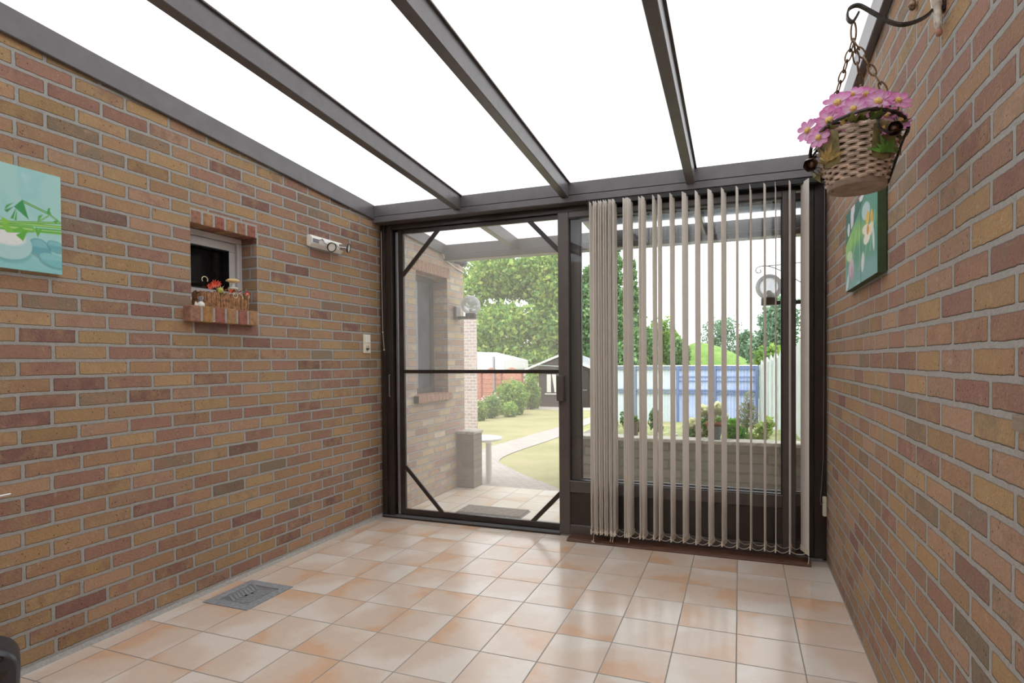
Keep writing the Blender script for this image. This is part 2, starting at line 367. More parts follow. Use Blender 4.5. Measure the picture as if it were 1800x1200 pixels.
MB().box(0, W, .99, 1.12, 2.148, 2.198).build('gutter', M['alu_m'], ob, .006)

# ------------------------------------------------------------------ left window and its brick dressings
wn = thing('window_1', (-.12, -1.4, WZ0), 'small white window set deep in the left brick wall', 'window', kind='structure')
fr = MB()
def ring(mb, y0, y1, z0, z1, t_, x0, x1):
    mb.box(x0, x1, y0, y1, z1-t_, z1); mb.box(x0, x1, y0, y1, z0, z0+t_); mb.box(x0, x1, y0, y0+t_, z0+t_, z1-t_); mb.box(x0, x1, y1-t_, y1, z0+t_, z1-t_)
ring(fr, WY0, WY1, 1.50, WZ1, .03, -.2, -.11); fr.box(-.2, -.11, WY0, WY1, WZ0, 1.535)
fr.build('outer_frame', M['pvc'], wn, .003)
sa = MB(); ring(sa, WY0+.02, WY1-.032, 1.562, WZ1-.032, .05, -.19, -.125); sa.build('sash', M['pvc'], wn, .004)
MB().box(-.165, -.16, WY0+.05, WY1-.07, 1.6, WZ1-.07).build('pane', M['dglass'], wn)
g = MB(); ring(g, WY0+.066, WY1-.078, 1.608, WZ1-.078, .006, -.16, -.124); g.build('gasket', M['black'], wn)
lt = thing('brick_lintel', (0, -1.4, WZ1), 'row of upright bricks above the small left window', 'lintel', kind='structure')
n = 6; pit = (WY1-WY0)/n
mo = MB(); mo.box(-.1, .0005, WY0, WY1+.004, WZ1+.001, WZ1+.075); mo.build('mortar_bed', M['mortar'], lt)
for i in range(n):
    a = WY0+.005+i*pit
    MB().box(-.1, .003, a, a+pit-.013, WZ1-.001, WZ1+.064).build('header_brick', M['soldier'][(0, 3, 2, 3, 0, 2)[i]], lt, .003)
si = thing('trim_4', (0, -1.43, 1.41), 'projecting brick window sill under the small left window', 'window sill', kind='structure')
MB().box(-.11, .047, -1.648, -1.226, 1.414, 1.488).build('mortar_bed', M['mortar'], si)
for i in range(6):
    a = -1.652+i*.0715
    MB().box(-.11, .052, a, a+.058, 1.410, 1.492).build('header_brick', M['soldier'][(0, 1, 2, 3, 2, 3)[i]], si, .004)

# ------------------------------------------------------------------ front frame, screen door, glass doors
df = thing('door_1', (1.55, 0, 0), 'dark bronze sliding door frame across the whole front opening', 'door frame', kind='structure')
j = MB(); j.box(.012, .05, -.02, .085, 0, 2.25); j.box(.05, .085, -.008, .085, 0, 2.25); j.box(.085, .108, -.016, .085, 0, 2.25); j.box(.0, .012, .0, .085, 0, 2.25)
j.build('jamb', M['alu_d'], df, .002)
MB().box(.108, .150, .05, .085, .02, 2.23).build('jamb_channel', M['alu_d'], df)
MB().box(.118, .137, .022, .05, .02, 2.20).build('track_strip', M['silver'], df, .004)
j = MB(); j.box(3.0, 3.035, -.005, .1, 0, 2.25); j.box(3.035, W, -.02, .1, 0, 2.25); j.box(2.985, 3.0, .02, .1, 0, 2.25); j.build('jamb', M['alu_d'], df, .002)
h = MB(); h.box(.1, 3.0, .01, .1, 2.215, 2.25); h.box(.1, 3.0, -.012, .012, 2.208, 2.25); h.build('head', M['alu_d'], df, .002)
s = MB(); s.box(0, W, -.03, .11, -.02, .008)
for yy in (-.026, -.004, .012, .038, .08): s.box(.02, 3.08, yy, yy+.006, .006, .018)
s.build('sill_track', M['grey_metal'], df, .001)
b = MB(); b.box(.02, 3.0, .085, .11, .0, .02); b.box(0.02, 1.46, -.034, -.028, -.01, .012); b.build('sill_edge', M['alu_d'], df)
ph = MB(); ph.tube([(.088, -.02, 1.10), (.091, -.035, 1.098), (.0915, -.035, .935), (.089, -.02, .932)], .004, 8); ph.build('pull_handle', M['silver'], df)
ch = MB(); ch.tube([(.03, -.03, 2.2), (.033, -.033, 1.8), (.036, -.032, 1.43)], .0016, 6)
for i in range(14): ch.ball((.037+.0008*i, -.033, 1.428-i*.0105), .0036 if i not in (0, 13) else .006, 5)
ch.build('bead_chain', M['chainw'], df)

sd = thing('door_2', (.82, .025, .02), 'sliding insect screen door with diagonal corner braces, left half of the front', 'screen door', kind='structure')
st = MB(); st.box(.150, .194, .012, .040, .02, 2.215); st.box(1.442, 1.492, .012, .040, .02, 2.215); st.build('stile', M['alu_d'], sd, .002)
st = MB(); st.box(.194, 1.442, .012, .040, 2.178, 2.215); st.box(.194, 1.442, .012, .040, .02, .066); st.build('rail', M['alu_d'], sd, .002)
MB().box(.194, 1.442, .014, .036, 1.111, 1.137).build('mid_rail', M['alu_d'], sd, .002)
for p, q in (((.186, .02, 1.86), (.50, .02, 2.186)), ((1.225, .02, 2.186), (1.452, .02, 1.952)), ((.192, .02, .395), (.512, .02, .062)), ((1.232, .02, .056), (1.452, .02, .284))):
    MB().bar(p, q, .032, .012, (0, 1, 0)).build('corner_brace', M['alu_d'], sd, .002)
MB().add([(.19, .03, .06), (1.446, .03, .06), (1.446, .03, 2.182), (.19, .03, 2.182)], [(0, 1, 2, 3)]).build('insect_mesh', M['mesh'], sd)
MB().lathe([(.001, 0), (.006, 0), (.006, .02), (.004, .024), (.001, .024)], (.146, .01, .03), 10).build('corner_roller', M['chrome'], sd, smooth=True)

def glass_door(x0, x1, y0, y1, stl, str_, lbl, name, extras):
    d = thing(name, ((x0+x1)/2, (y0+y1)/2, .012), lbl, 'sliding glass door', kind='structure')
    a, b = x0+stl, x1-str_; ym = (y0+y1)/2
    m = MB(); m.box(x0, a, y0, y1, .013, 2.206); m.build('stile', M['alu_m'], d, .003)
    m = MB(); m.box(b, x1, y0, y1, .013, 2.206); m.build('stile', M['alu_m'], d, .003)
    m = MB(); m.box(a, b, y0, y1, 2.168, 2.206); m.build('top_rail', M['alu_m'], d, .003)
    m = MB(); m.box(a, b, y0, y1, .302, .376); m.build('lock_rail', M['alu_m'], d, .003)
    m = MB(); m.box(a, b, y0, y1, .013, .081); m.build('bottom_rail', M['alu_m'], d, .003)
    m = MB(); m.box(a, b, ym-.006, ym+.006, .081, .302); m.build('lower_panel', M['alu_d'], d)
    m = MB()
    for (p, q, r_, s_) in ((a, a+.006, .376, 2.168), (b-.006, b, .376, 2.168), (a, b, 2.157, 2.168), (a, b, .376, .387)): m.box(p, q, y0+.004, y1-.004, r_, s_)
    m.build('gasket', M['black'], d)
    m = MB(); m.box(a, b, y0-.001, y0+.006, .3765, .3815); m.build('glazing_bead', M['silver'], d)
    MB().add([(a, ym, .38), (b, ym, .38), (b, ym, 2.165), (a, ym, 2.165)], [(0, 1, 2, 3)]).build('glass_pane', M['glass'], d)
    return d
gd = glass_door(1.452, 2.935, -.032, .004, .077, .076, 'sliding glass door behind the vertical blinds, with dark lower panel', 'door_3', True)
hd = MB(); hd.box(1.446, 1.497, -.066, -.032, .926, 1.098); hd.box(1.484, 1.497, -.078, -.066, .926, 1.098); hd.build('handle', M['alu_m'], gd, .003)
gd2 = glass_door(1.515, 3.0, .052, .085, .072, .02, 'outer glass door leaf standing directly behind the front glass door', 'door_4', False)

th = MB(); th.prism([(-.143, 0), (-.036, 0), (-.036, .02), (-.12, .02), (-.143, .010)], 0, 1.535, 3.005)
tag(th.build('threshold_strip', M['wood'], None, .002), 'brown wooden threshold strip on the floor in front of the glass door', 'threshold')

# ------------------------------------------------------------------ vertical blind
vb = thing('vertical_blinds', (2.35, -.105, 2.25), 'taupe fabric vertical blinds, half drawn to the left, in front of the glass door', 'blinds')
MB().box(1.68, 3.06, -.098, -.058, 2.218, 2.249).build('headrail', M['black'], vb, .002)
SLAT = [(1.707,.001),(1.731,.001),(1.746,.001),(1.765,.001),(1.78,.001),(1.797,.001),(1.813,.001),(1.832,.001),(1.843,.001),(1.856,.001),(1.865,.001),(1.925,.02),(1.942,.02),(1.951,.02),(2.024,.013),(2.042,.013),(2.11,.014),(2.143,.013),(2.216,.019),(2.289,.028),(2.366,.025),(2.44,.029),(2.517,.027),(2.6,.014),(2.677,.013),(2.753,.015),(2.815,.011),(2.888,.017),(2.992,-.033)]
yn, yf, zt, zb = -.155, -.055, 2.228, .066
def slat_mesh(x, dx, k):
    m = MB(); N = 6; T = .0009; z0 = zb+(.004 if k % 3 == 1 else 0); rows = [z0, z0+.034, .6, 1.3, zt-.02, zt]
    for sgn in (-1, 1):
        for z in rows:
            for i in range(N+1):
                tt = i/N; bow = .004*(1-(2*tt-1)**2)*(1 if k % 2 else -.6)
                m.v.append((x+dx*tt+bow+sgn*T, yn+(yf-yn)*tt, z))
    R = len(rows); H = R*(N+1)
    for r_ in range(R-1):
        for i in range(N):
            q = r_*(N+1)+i
            m.f.append((q, q+1, q+N+2, q+N+1)); m.f.append((H+q, H+q+N+1, H+q+N+2, H+q+1))
    for r_ in range(R-1):
        for i in (0, N):
            q = r_*(N+1)+i; m.f.append((q, q+N+1, H+q+N+1, H+q))
    for i in range(N):
        m.f.append((i, H+i, H+i+1, i+1)); q = (R-1)*(N+1)+i; m.f.append((q, q+1, H+q+1, H+q))
    return m
for k, (x, dx) in enumerate(SLAT):
    so = slat_mesh(x, dx, k).build('slat', M['fabric'], vb, smooth=True)
    hm = MB(); T = .0018; z0 = zb+(.004 if k % 3 == 1 else 0)
    c = Vector((x+dx/2+.002*(1 if k % 2 else -.6), (yn+yf)/2, z0+.017)); a = Vector((dx, yf-yn, 0))/2*.985; nrm = Vector((a.y, -a.x, 0)).normalized()
    hm.obox(c, a, nrm*.0032, (0, 0, .016)); hm.build('bottom_weight', M['hem'], so)
for yy, xo, nm in ((yn+.004, 0, 'bead_chain'), (yf-.004, 1, 'bead_chain')):
    cm = MB()
    for k in range(len(SLAT)-1):
        a = Vector((SLAT[k][0]+SLAT[k][1]*xo, yy, .09)); b = Vector((SLAT[k+1][0]+SLAT[k+1][1]*xo, yy, .09))
        L = (b-a).length; sag = .02 if L > .03 else .008
        pts = [a.lerp(b, i/8)+Vector((0, 0, -sag*4*(i/8)*(1-i/8))) for i in range(9)]
        cm.tube(pts, .0013, 5)
        nb = max(2, int(L/.008))
        for i in range(nb):
            q = i/nb; cm.ball(a.lerp(b, q)+Vector((0, 0, -sag*4*q*(1-q))), .0021, 3)
    if xo == 0:
        for xx, L in ((1.722, .075), (1.835, .06), (1.85, .06), (1.953, .055), (2.990, .07)):
            cm.tube([(xx, yy, .09), (xx+.002, yy-.002, .09-L*.6), (xx-.004, yy-.004, .09-L)], .0013, 5)
            for i in range(8): cm.ball((xx+.001, yy-.002, .088-L*i/8), .0022, 3)
        cm.tube([(1.722, yy, .03), (1.708, yy-.004, .022), (1.714, yy-.012, .021), (1.735, yy-.016, .021)], .0014, 5)
    cm.build(nm, M['chainw'], vb)
cd = MB(); cd.tube([(3.083, -.07, 2.22), (3.080, -.066, 1.2), (3.077, -.06, .62), (3.068, -.058, .45), (3.062, -.056, .37), (3.066, -.056, .345), (3.08, -.05, .36)], .0018, 6); cd.build('cord', M['silver'], vb)
MB().box(3.076, 3.099, -.052, -.026, .276, .392).build('cord_weight', M['cream_pl'], vb, .005)

# ------------------------------------------------------------------ canvases
def ell(s, t_, cs, ct, rs, rt, ang=0):
    ca, sa_ = math.cos(ang), math.sin(ang); a = (s-cs); b = (t_-ct)
    return ((a*ca+b*sa_)/rs)**2+((-a*sa_+b*ca)/rt)**2
def smooth(x, a, b):
    q = np.clip((x-a)/(b-a), 0, 1); return q*q*(3-2*q)
def fbm(x, y, seed):
    r = np.random.default_rng(seed); o = np.zeros_like(x)
    for k in range(5):
        for _ in range(3):
            a = r.uniform(0, 2*PI); fq = 2**k*r.uniform(3, 6); o += np.sin(fq*(x*math.cos(a)+y*math.sin(a))+r.uniform(0, 6))/(2**k)
    return o/5
def seg(s, t_, p, q):
    p, q = np.array(p), np.array(q); d = q-p; L = d@d; u = np.clip(((s-p[0])*d[0]+(t_-p[1])*d[1])/L, 0, 1)
    return np.hypot(s-p[0]-u*d[0], t_-p[1]-u*d[1]), u
def L3(*c): return np.array(lin(*c)[:3])
def over(img, col, al): return img*(1-al[..., None])+np.asarray(col)*al[..., None]
def canvas_stones(s, t_):
    n1 = fbm(s*1.3, t_*2.2, 3); im = np.zeros(s.shape+(3,))+L3(168, 214, 210)
    im = over(im, L3(140, 202, 206), smooth(n1, 0, .6)*.8); im = over(im, L3(205, 232, 224), smooth(n1, .25, .9)*.5)
    im = over(im, L3(136, 200, 202), smooth(t_, .72, .95)*.8)
    for cs, ct, rs_, rt_, c in ((.62, .754, .19, .085, (104, 172, 182)), (.90, .715, .16, .05, (110, 176, 184)), (.85, .865, .25, .062, (126, 194, 198)), (-.75, .8, .3, .12, (120, 190, 196))):
        e = ell(s, t_, cs, ct+.02, rs_*1.05, rt_*1.1, .1); im = over(im, L3(84, 140, 140), (1-smooth(e, .8, 1.2))*.55)
        e = ell(s, t_, cs, ct, rs_, rt_, .12); sh = np.clip((t_-ct)/rt_, -1, 1)
        im = over(im, L3(*c)*1., 1-smooth(e, .92, 1.05)); im = over(im, L3(150, 206, 208), (1-smooth(e, .5, 1.0))*(sh < 0)*.5)
    e = ell(s, t_, .07, .775, .42, .165, .06); im = over(im, L3(92, 160, 160), (1-smooth(e, .85, 1.3))*.5)
    e = ell(s, t_, .07, .745, .42, .165, .06); sp_ = rng.random(s.shape)
    im = over(im, L3(176, 214, 214), 1-smooth(e, .93, 1.05)); im = over(im, L3(232, 234, 232), (1-smooth(ell(s, t_, .03, .69, .36, .09, .06), .6, 1.2))); im = over(im, L3(150, 190, 196), (1-smooth(e, .9, 1.0))*(sp_ > .8)*.35)
    for p, q, wd, c in (((-1, .62), (1, .515), .016, (120, 190, 76)), ((-1, .66), (1, .572), .02, (136, 200, 84)), ((.1, .56), (1, .47), .012, (96, 176, 74)), ((-.2, .62), (.5, .59), .03, (112, 186, 70)), ((.56, .585), (1, .56), .02, (90, 178, 80)), ((.34, .33), (.78, .40), .012, (78, 160, 84)), ((.78, .40), (1, .475), .010, (84, 168, 84)), ((.6, .50), (.78, .42), .008, (96, 176, 84))):
        dd, u = seg(s, t_*1.0, p, q); im = over(im, L3(*c), 1-smooth(dd, wd*.8, wd*1.2)); im = over(im, L3(206, 232, 160), (1-smooth(dd, wd*.15, wd*.5))*.5)
    def trif(P, c, soft=.006, al=1.):
        global_ = np.ones_like(s); ar = (P[1][0]-P[0][0])*(P[2][1]-P[0][1])-(P[2][0]-P[0][0])*(P[1][1]-P[0][1]); sg = 1 if ar > 0 else -1
        for i in range(3):
            p, q = P[i], P[(i+1) % 3]; L = math.hypot(q[0]-p[0], q[1]-p[1]); dd = sg*((q[0]-p[0])*(t_-p[1])-(q[1]-p[1])*(s-p[0]))/L
            global_ = global_*smooth(dd, -soft, soft)
        return global_*al
    for P, c in ((((.2, .40), (.34, .315), (.44, .50)), (62, 152, 88)), (((.34, .315), (.36, .33), (.44, .50)), (96, 178, 104)), (((.05, .45), (.08, .40), (.2, .36)), (84, 166, 88)), (((.05, .45), (.09, .47), (.2, .40)), (70, 150, 80)), (((.24, .40), (.14, .52), (.19, .52)), (74, 156, 78)), (((.25, .42), (.2, .53), (.24, .53)), (90, 170, 84)),
                 (((.10, .66), (.30, .58), (.44, .63)), (110, 186, 66)), (((.22, .67), (.42, .60), (.34, .72)), (96, 176, 58)), (((.0, .52), (.16, .55), (.02, .6)), (140, 198, 80)), (((.58, .66), (.56, .59), (.66, .57)), (100, 180, 64)), (((.58, .52), (.60, .44), (.68, .42)), (96, 176, 84)), (((.74, .40), (.78, .34), (.83, .41)), (82, 168, 84)), (((.85, .47), (.94, .44), (.92, .49)), (88, 170, 84))):
        im = over(im, L3(*c), trif(P, c))
    for (a, b, wd, c) in (((.76, .395), (.80, .345), .02, (80, 165, 80)), ((.58, .64), (.56, .56), .02, (96, 180, 70)), ((.16, .64), (.02, .6), .04, (130, 196, 70))):
        dd, u = seg(s, t_, a, b); im = over(im, L3(*c), 1-smooth(dd, wd*(1-.75*np.abs(2*u-1))*.9, wd*(1-.75*np.abs(2*u-1))*1.15+.003))
    return im
def canvas_flowers(s, t_):
    n1 = fbm(s*1.2, t_*1.6, 5); im = np.zeros(s.shape+(3,))+L3(96, 160, 140)
    im = over(im, L3(150, 204, 120), smooth(.72-np.abs(t_-.42)*2.2-s*.55+n1*.25, 0, .5)); im = over(im, L3(132, 176, 176), smooth(t_+n1*.15, .58, .85)*.85)
    im = over(im, L3(206, 226, 216), smooth(n1, .55, .9)*.55)
    for k in range(9):
        x0 = .12+.09*k; dd, u = seg(s+.03*np.sin(t_*9+k), t_, (x0, .95-.03*k), (x0+.06, .35)); im = over(im, L3(*((92, 170, 90) if k % 2 else (176, 218, 150))), (1-smooth(dd, .006, .02))*.5)
    dl = t_-(.40-.55*s)
    up = dl < 0
    im = over(im, L3(62, 112, 104), (up & (s < .99))*.9); 
    for cs, ct, rs_, rt_ in ((.12, .23, .05, .09), (.25, .12, .06, .18), (.30, .02, .05, .1), (.6, .02, .12, .06)): im = over(im, L3(222, 228, 232), (1-smooth(ell(s, t_, cs, ct, rs_, rt_), .6, 1.1))*up)
    im = over(im, L3(52, 86, 80), 1-smooth(np.abs(dl), .006, .014))
    im = over(im, L3(196, 222, 226), (1-smooth(ell(s, t_, .69, .24, .13, .10, .5), .7, 1.1))*.9*(dl > .02))
    im = over(im, L3(70, 120, 104), (1-smooth(np.abs(s-.545), .004, .012))*(dl > 0))
    for cs, ct, rs_, rt_, c, an in ((.74, .34, .05, .08, (236, 196, 92), .1), (.85, .37, .04, .09, (222, 176, 70), -.1), (.70, .45, .12, .06, (240, 236, 218), .3), (.82, .49, .09, .07, (238, 226, 196), -.4), (.72, .55, .10, .07, (242, 240, 228), 0), (.75, .47, .035, .06, (214, 158, 60), 0)):
        im = over(im, L3(*c), 1-smooth(ell(s, t_, cs, ct, rs_, rt_, an), .6, 1.15))
    for cs, ct, rs_, rt_, c, an in ((.22, .74, .09, .13, (226, 200, 216), 0), (.24, .82, .05, .1, (204, 150, 180), .1), (.6, .78, .05, .12, (232, 238, 240), .1), (.9, .62, .03, .14, (226, 236, 238), -.1), (.08, .9, .04, .12, (226, 236, 236), .4), (.16, .58, .12, .07, (214, 232, 196), .3)):
        im = over(im, L3(*c), (1-smooth(ell(s, t_, cs, ct, rs_, rt_, an), .5, 1.2))*.85)
    return im
def canvas(name, x_face, x_back, ya, yb, z0, z1, fn, ns, nt, smin, side_mat, label):
    """ya..yb: painted width (s from smin to 1), face at x_face"""
    th_ = thing(name, (x_back, (ya+yb)/2, z0), label, 'painting')
    S_, T_ = np.meshgrid(np.linspace(smin, 1, ns), np.linspace(0, 1, nt)); im = fn(S_, T_)
    vs = np.stack([np.full(S_.shape, x_face), ya+(S_-smin)/(1-smin)*(yb-ya), z1+(z0-z1)*T_], -1).reshape(-1, 3)
    idx = np.arange(ns*nt).reshape(nt, ns); fs = np.stack([idx[:-1, :-1], idx[1:, :-1], idx[1:, 1:], idx[:-1, 1:]], -1).reshape(-1, 4)
    m = MB(); m.v = vs.tolist(); m.f = fs.tolist()
    cols = np.concatenate([im.reshape(-1, 3), np.ones((ns*nt, 1))], 1)
    m.build('painted_face', M['paint'], th_, colors=cols)
    e = .0006 if x_face > x_back else -.0006
    MB().box(min(x_face-e, x_back), max(x_face-e, x_back), min(ya, yb), max(ya, yb), z0, z1).build('stretcher', side_mat, th_)
    return th_
M['canvas_side'] = plain('canvas_edge', lin(190, 216, 212), .8, var=.05)
M['canvas_side_g'] = plain('canvas_edge_green', lin(64, 82, 50), .8, var=.12, scale=12)
canvas('canvas_picture', .022, .003, -2.80, -2.197, 1.566, 1.961, canvas_stones, 560, 300, -2.05, M['canvas_side'], 'turquoise canvas print of pebbles and bamboo on the left brick wall')
canvas('canvas_picture', 3.069, 3.097, -.846, -1.467, 1.50, 1.84, canvas_flowers, 330, 220, 0, M['canvas_side_g'], 'green canvas print of pale blossoms on the right brick wall below the hanging basket')

# ------------------------------------------------------------------ spotlight bar, socket
sb = thing('spotlight_bar', (0, -.635, 1.985), 'white wall bar with two small chrome spotlights, high on the left brick wall', 'wall light')
MB().prism([(0, 1.955), (.022, 1.945), (.046, 1.968), (.046, 2.0), (.030, 2.022), (0, 2.022)], 1, -.792, -.487).build('mounting_bar', M['white_pl'], sb, .002)
MB().prism([(.0465, 1.972), (.0475, 1.972), (.0475, 1.998), (.0465, 1.998)], 1, -.785, -.732).build('silver_plate', M['silver'], sb)
def spot(p0, c, d):
    p0, c, d = Vector(p0), Vector(c), Vector(d).normalized(); Mx = d.to_track_quat('Z', 'Y').to_matrix()
    hdo = MB().lathe([(.006, -.055), (.014, -.05), (.017, -.03), (.021, -.01), (.0225, 0)], c, 20, Mx*1.28).build('lamp_head', M['chrome'], sb, smooth=True)
    MB().lathe([(.0215, -.003), (.0245, -.003), (.0245, .004), (.0215, .004), (.0205, -.001)], c, 20, Mx*1.28).build('rim', M['black'], hdo, smooth=True)
    MB().lathe([(.001, -.012), (.01, -.01), (.0212, .0), (.0213, .001)], c, 20, Mx*1.28).build('lens', M['white_pl'], hdo, smooth=True)
    MB().tube([p0, p0+Vector((.022, 0, .004)), c-d*.066], .005, 8).build('swivel_arm', M['chrome'], sb)
spot((.045, -.725, 1.995), (.095, -.668, 1.957), (.8, -.28, -.30))
spot((.045, -.60, 1.988), (.098, -.502, 1.980), (.72, .28, -.12))

so = thing('wall_socket', (0, -.19, 1.265), 'cream double switch and socket on the left brick wall beside the door frame', 'socket')
MB().box(0, .012, -.232, -.150, 1.265, 1.405).build('plate', M['cream_pl'], so, .003)
MB().box(.012, .017, -.222, -.160, 1.343, 1.398).build('switch', M['white_pl'], so, .002)
MB().lathe([(.026, 0), (.026, .004), (.022, .004), (.020, -.008), (.001, -.008)], (.012, -.191, 1.302), 20, Matrix.Rotation(PI/2, 3, 'Y')).build('outlet', M['cream_pl'], so, smooth=True)
p_ = MB()
for yy in (-.198, -.184): p_.lathe([(.003, 0), (.003, .002), (.001, .002)], (.0105, yy, 1.302), 8, Matrix.Rotation(PI/2, 3, 'Y'))
p_.build('pin_hole', M['black'], so)

# ------------------------------------------------------------------ floor drain
dr = thing('floor_drain', (.225, -1.485, 0), 'square grey drain cover let into the tiled floor by the left wall', 'drain')
f_ = MB(); a0, a1, b0, b1, t_ = .08, .37, -1.636, -1.335, .05
f_.box(a0, a1, b0, b0+t_, -.02, .004); f_.box(a0, a1, b1-t_, b1, -.02, .004); f_.box(a0, a0+t_, b0+t_, b1-t_, -.02, .004); f_.box(a1-t_, a1, b0+t_, b1-t_, -.02, .004)
f_.build('frame', M['concrete'], dr, .001)
MB().box(a0+t_, a1-t_, b0+t_, b1-t_, -.02, .0005).build('cover', M['grey_metal'], dr)
r_ = MB(); cx_, cy_ = .225, -1.4855
for i in range(-4, 5):
    for s_ in (-1, 1):
        x0 = cx_+s_*.046; y0 = cy_+i*.021
        if abs(i*.021+s_*.015) < .082: r_.obox((x0, y0, .0012), Vector((.040, s_*.022, 0)), Vector((-.003*s_, .0055, 0)), (0, 0, .0009))
r_.build('tread_ribs', M['concrete'], dr)
kh = MB()
for yy in (-.014, .014): kh.lathe([(.007, 0), (.007, .002), (.001, .002)], (cx_+yy*.3, cy_+yy, .0006), 12)
kh.build('key_hole', M['black'], dr)
df['x'] = 0

# ------------------------------------------------------------------ things at the left picture edge
bx = thing('black_appliance', (.205, -2.593, 0), 'black rounded plastic box with a triangular perforated grille on the floor', 'appliance')
ax_, bx_, up_ = Vector((.45, .89, 0)).normalized(), Vector((.89, -.45, 0)).normalized(), Vector((0, 0, 1))
C0 = Vector((.205, -2.593, 0)); poly = []
hw, hh, rr = .12, .258, .085
for i in range(9): poly.append((hw-rr+rr*math.cos(PI/2*i/8), hh-rr+rr*math.sin(PI/2*i/8)))
for i in range(9): poly.append((-hw+rr-rr*math.sin(PI/2*i/8), hh-rr+rr*math.cos(PI/2*i/8)))
poly += [(-hw+.01, 0), (hw-.008, 0)]
m = MB(); vs = []; npo = len(poly)
for dpt, sc in ((-.08, .94), (-.07, 1), (.05, 1), (.068, .965), (.076, .9)):
    for u, v in poly: vs.append(C0+ax_*u*sc+up_*(hh/2+(v-hh/2)*(sc if v > .01 else 1) if v > .01 else 0)+bx_*dpt)
fs = [tuple(range(npo)), tuple(range(4*npo, 5*npo))]
for k in range(4): fs += [(k*npo+i, k*npo+(i+1) % npo, (k+1)*npo+(i+1) % npo, (k+1)*npo+i) for i in range(npo)]
m.add(vs, fs); m.build('casing', plain('black_casing', lin(52, 52, 58), .32, 0, var=.08), bx, smooth=35)
g = MB(); F = C0+bx_*.0775
tri = [(.09, .176), (-.07, .168), (.0, .03)]
g.add([F+ax_*u+up_*v for u, v in tri]+[F+ax_*u+up_*v+bx_*.002 for u, v in tri], [(0, 2, 1), (3, 4, 5), (0, 1, 4, 3), (1, 2, 5, 4), (2, 0, 3, 5)]); gr_ = g.build('grille', M['alu_d'], bx)
hl = MB()
for r_ in range(7):
    for c_ in range(12):
        u, v = -.06+c_*.0125+(r_ % 2)*.0057, .16-r_*.014
        if u < .078-(.176-v)*.62 and u > -.06+(.168-v)*.5: hl.lathe([(.003, 0), (.003, .001), (.0005, .001)], F+ax_*u+up_*v+bx_*.002, 8, bx_.to_track_quat('Z', 'Y').to_matrix())
hl.build('perforations', M['black'], gr_)
MB().lathe([(.011, 0), (.011, .004), (.007, .004), (.006, .001), (.0005, .001)], C0+bx_*.074+ax_*.068+up_*.222, 14, bx_.to_track_quat('Z', 'Y').to_matrix()).build('knob', M['black'], bx)
lv = thing('chrome_rail', (0, -2.5, .71), 'thin chrome bar standing off the left brick wall at the picture edge', 'wall bar')
MB().tube([(.05, -2.40, .717), (.05, -2.41, .717), (.05, -2.70, .714)], .005, 10).build('rod', M['chrome'], lv, smooth=True)
MB().tube([(.0, -2.55, .716), (.05, -2.55, .716)], .007, 10).build('bracket', M['chrome'], lv, smooth=True)
MB().box(3.085, W, -3.3, -2.452, 1.071, 1.099).build('x', M['wood_g']).name = 'wall_rail'
tag(bpy.data.objects['wall_rail'], 'grey-brown wooden rail on the right brick wall, only its end showing', 'wall rail')

# ------------------------------------------------------------------ window sill things
def seeded(k): random.seed(k)
seeded(3)
bp = thing('bark_planter', (-.01, -1.40, 1.492), 'rectangular planter faced with rough bark on the brick sill of the small left window', 'planter')
Yc, Xc, hy, hx = -1.402, -.035, .137, .045
m = MB(); m.box(Xc-hx+.008, Xc+hx-.008, Yc-hy+.008, Yc+hy-.008, 1.4925, 1.575); m.build('trough', M['bark'], bp)
M['barkp'] = plain('pine_bark', lin(158, 116, 82), .9, var=.32, scale=55, bstr=.8)
per = []
k = 0
for i in range(26):
    q = (i+.5)/26; per.append((Xc+hx, Yc-hy+2*hy*q, (1, 0)))
for i in range(8):
    q = (i+.5)/8; per.append((Xc-hx+2*hx*q, Yc+hy, (0, 1))); per.append((Xc-hx+2*hx*q, Yc-hy, (0, -1)))
m = MB()
for (x, y, nn) in per:
    hgt = .078+random.uniform(-.004, .012); wd = random.uniform(.0055, .0085)
    jx, jy = random.uniform(-.003, .003), random.uniform(-.003, .003)
    pts = [(x+jx*.5+nn[0]*.0, y+jy*.5, 1.4925), (x+jx+random.uniform(-.002, .002), y+jy+random.uniform(-.003, .003), 1.4925+hgt*.5), (x+jx*.3, y-jy, 1.4925+hgt)]
    m.tube(pts, [wd, wd*random.uniform(.75, 1.1), wd*random.uniform(.5, .9)], 6)
m.build('bark_strips', M['barkp'], bp)
da = thing('dried_arrangement', (-.02, -1.40, 1.575), 'dried autumn arrangement with a toy mushroom and red blooms in the bark planter', 'arrangement')
mf = MB()
for i in range(26):
    y = Yc-hy*.9+random.random()*hy*1.8; x = Xc+random.uniform(-.02, .05); z = 1.578+random.uniform(0, .022)
    L = random.uniform(.02, .04); a = random.uniform(0, 2*PI); d = Vector((math.cos(a)*.8, math.sin(a), random.uniform(-.1, .9))).normalized(); s_ = d.cross(Vector((0, 0, 1))).normalized()*L*.28
    p = Vector((x, y, z)); mf.add([p, p+d*L*.5+s_, p+d*L, p+d*L*.5-s_], [(0, 1, 2, 3)])
mf.build('rust_leaves', plain('rust_leaf', lin(150, 74, 38), .8, var=.4, scale=70), da)
M['redp_'] = plain('red_petals', lin(212, 72, 44), .6, var=.3, scale=90)
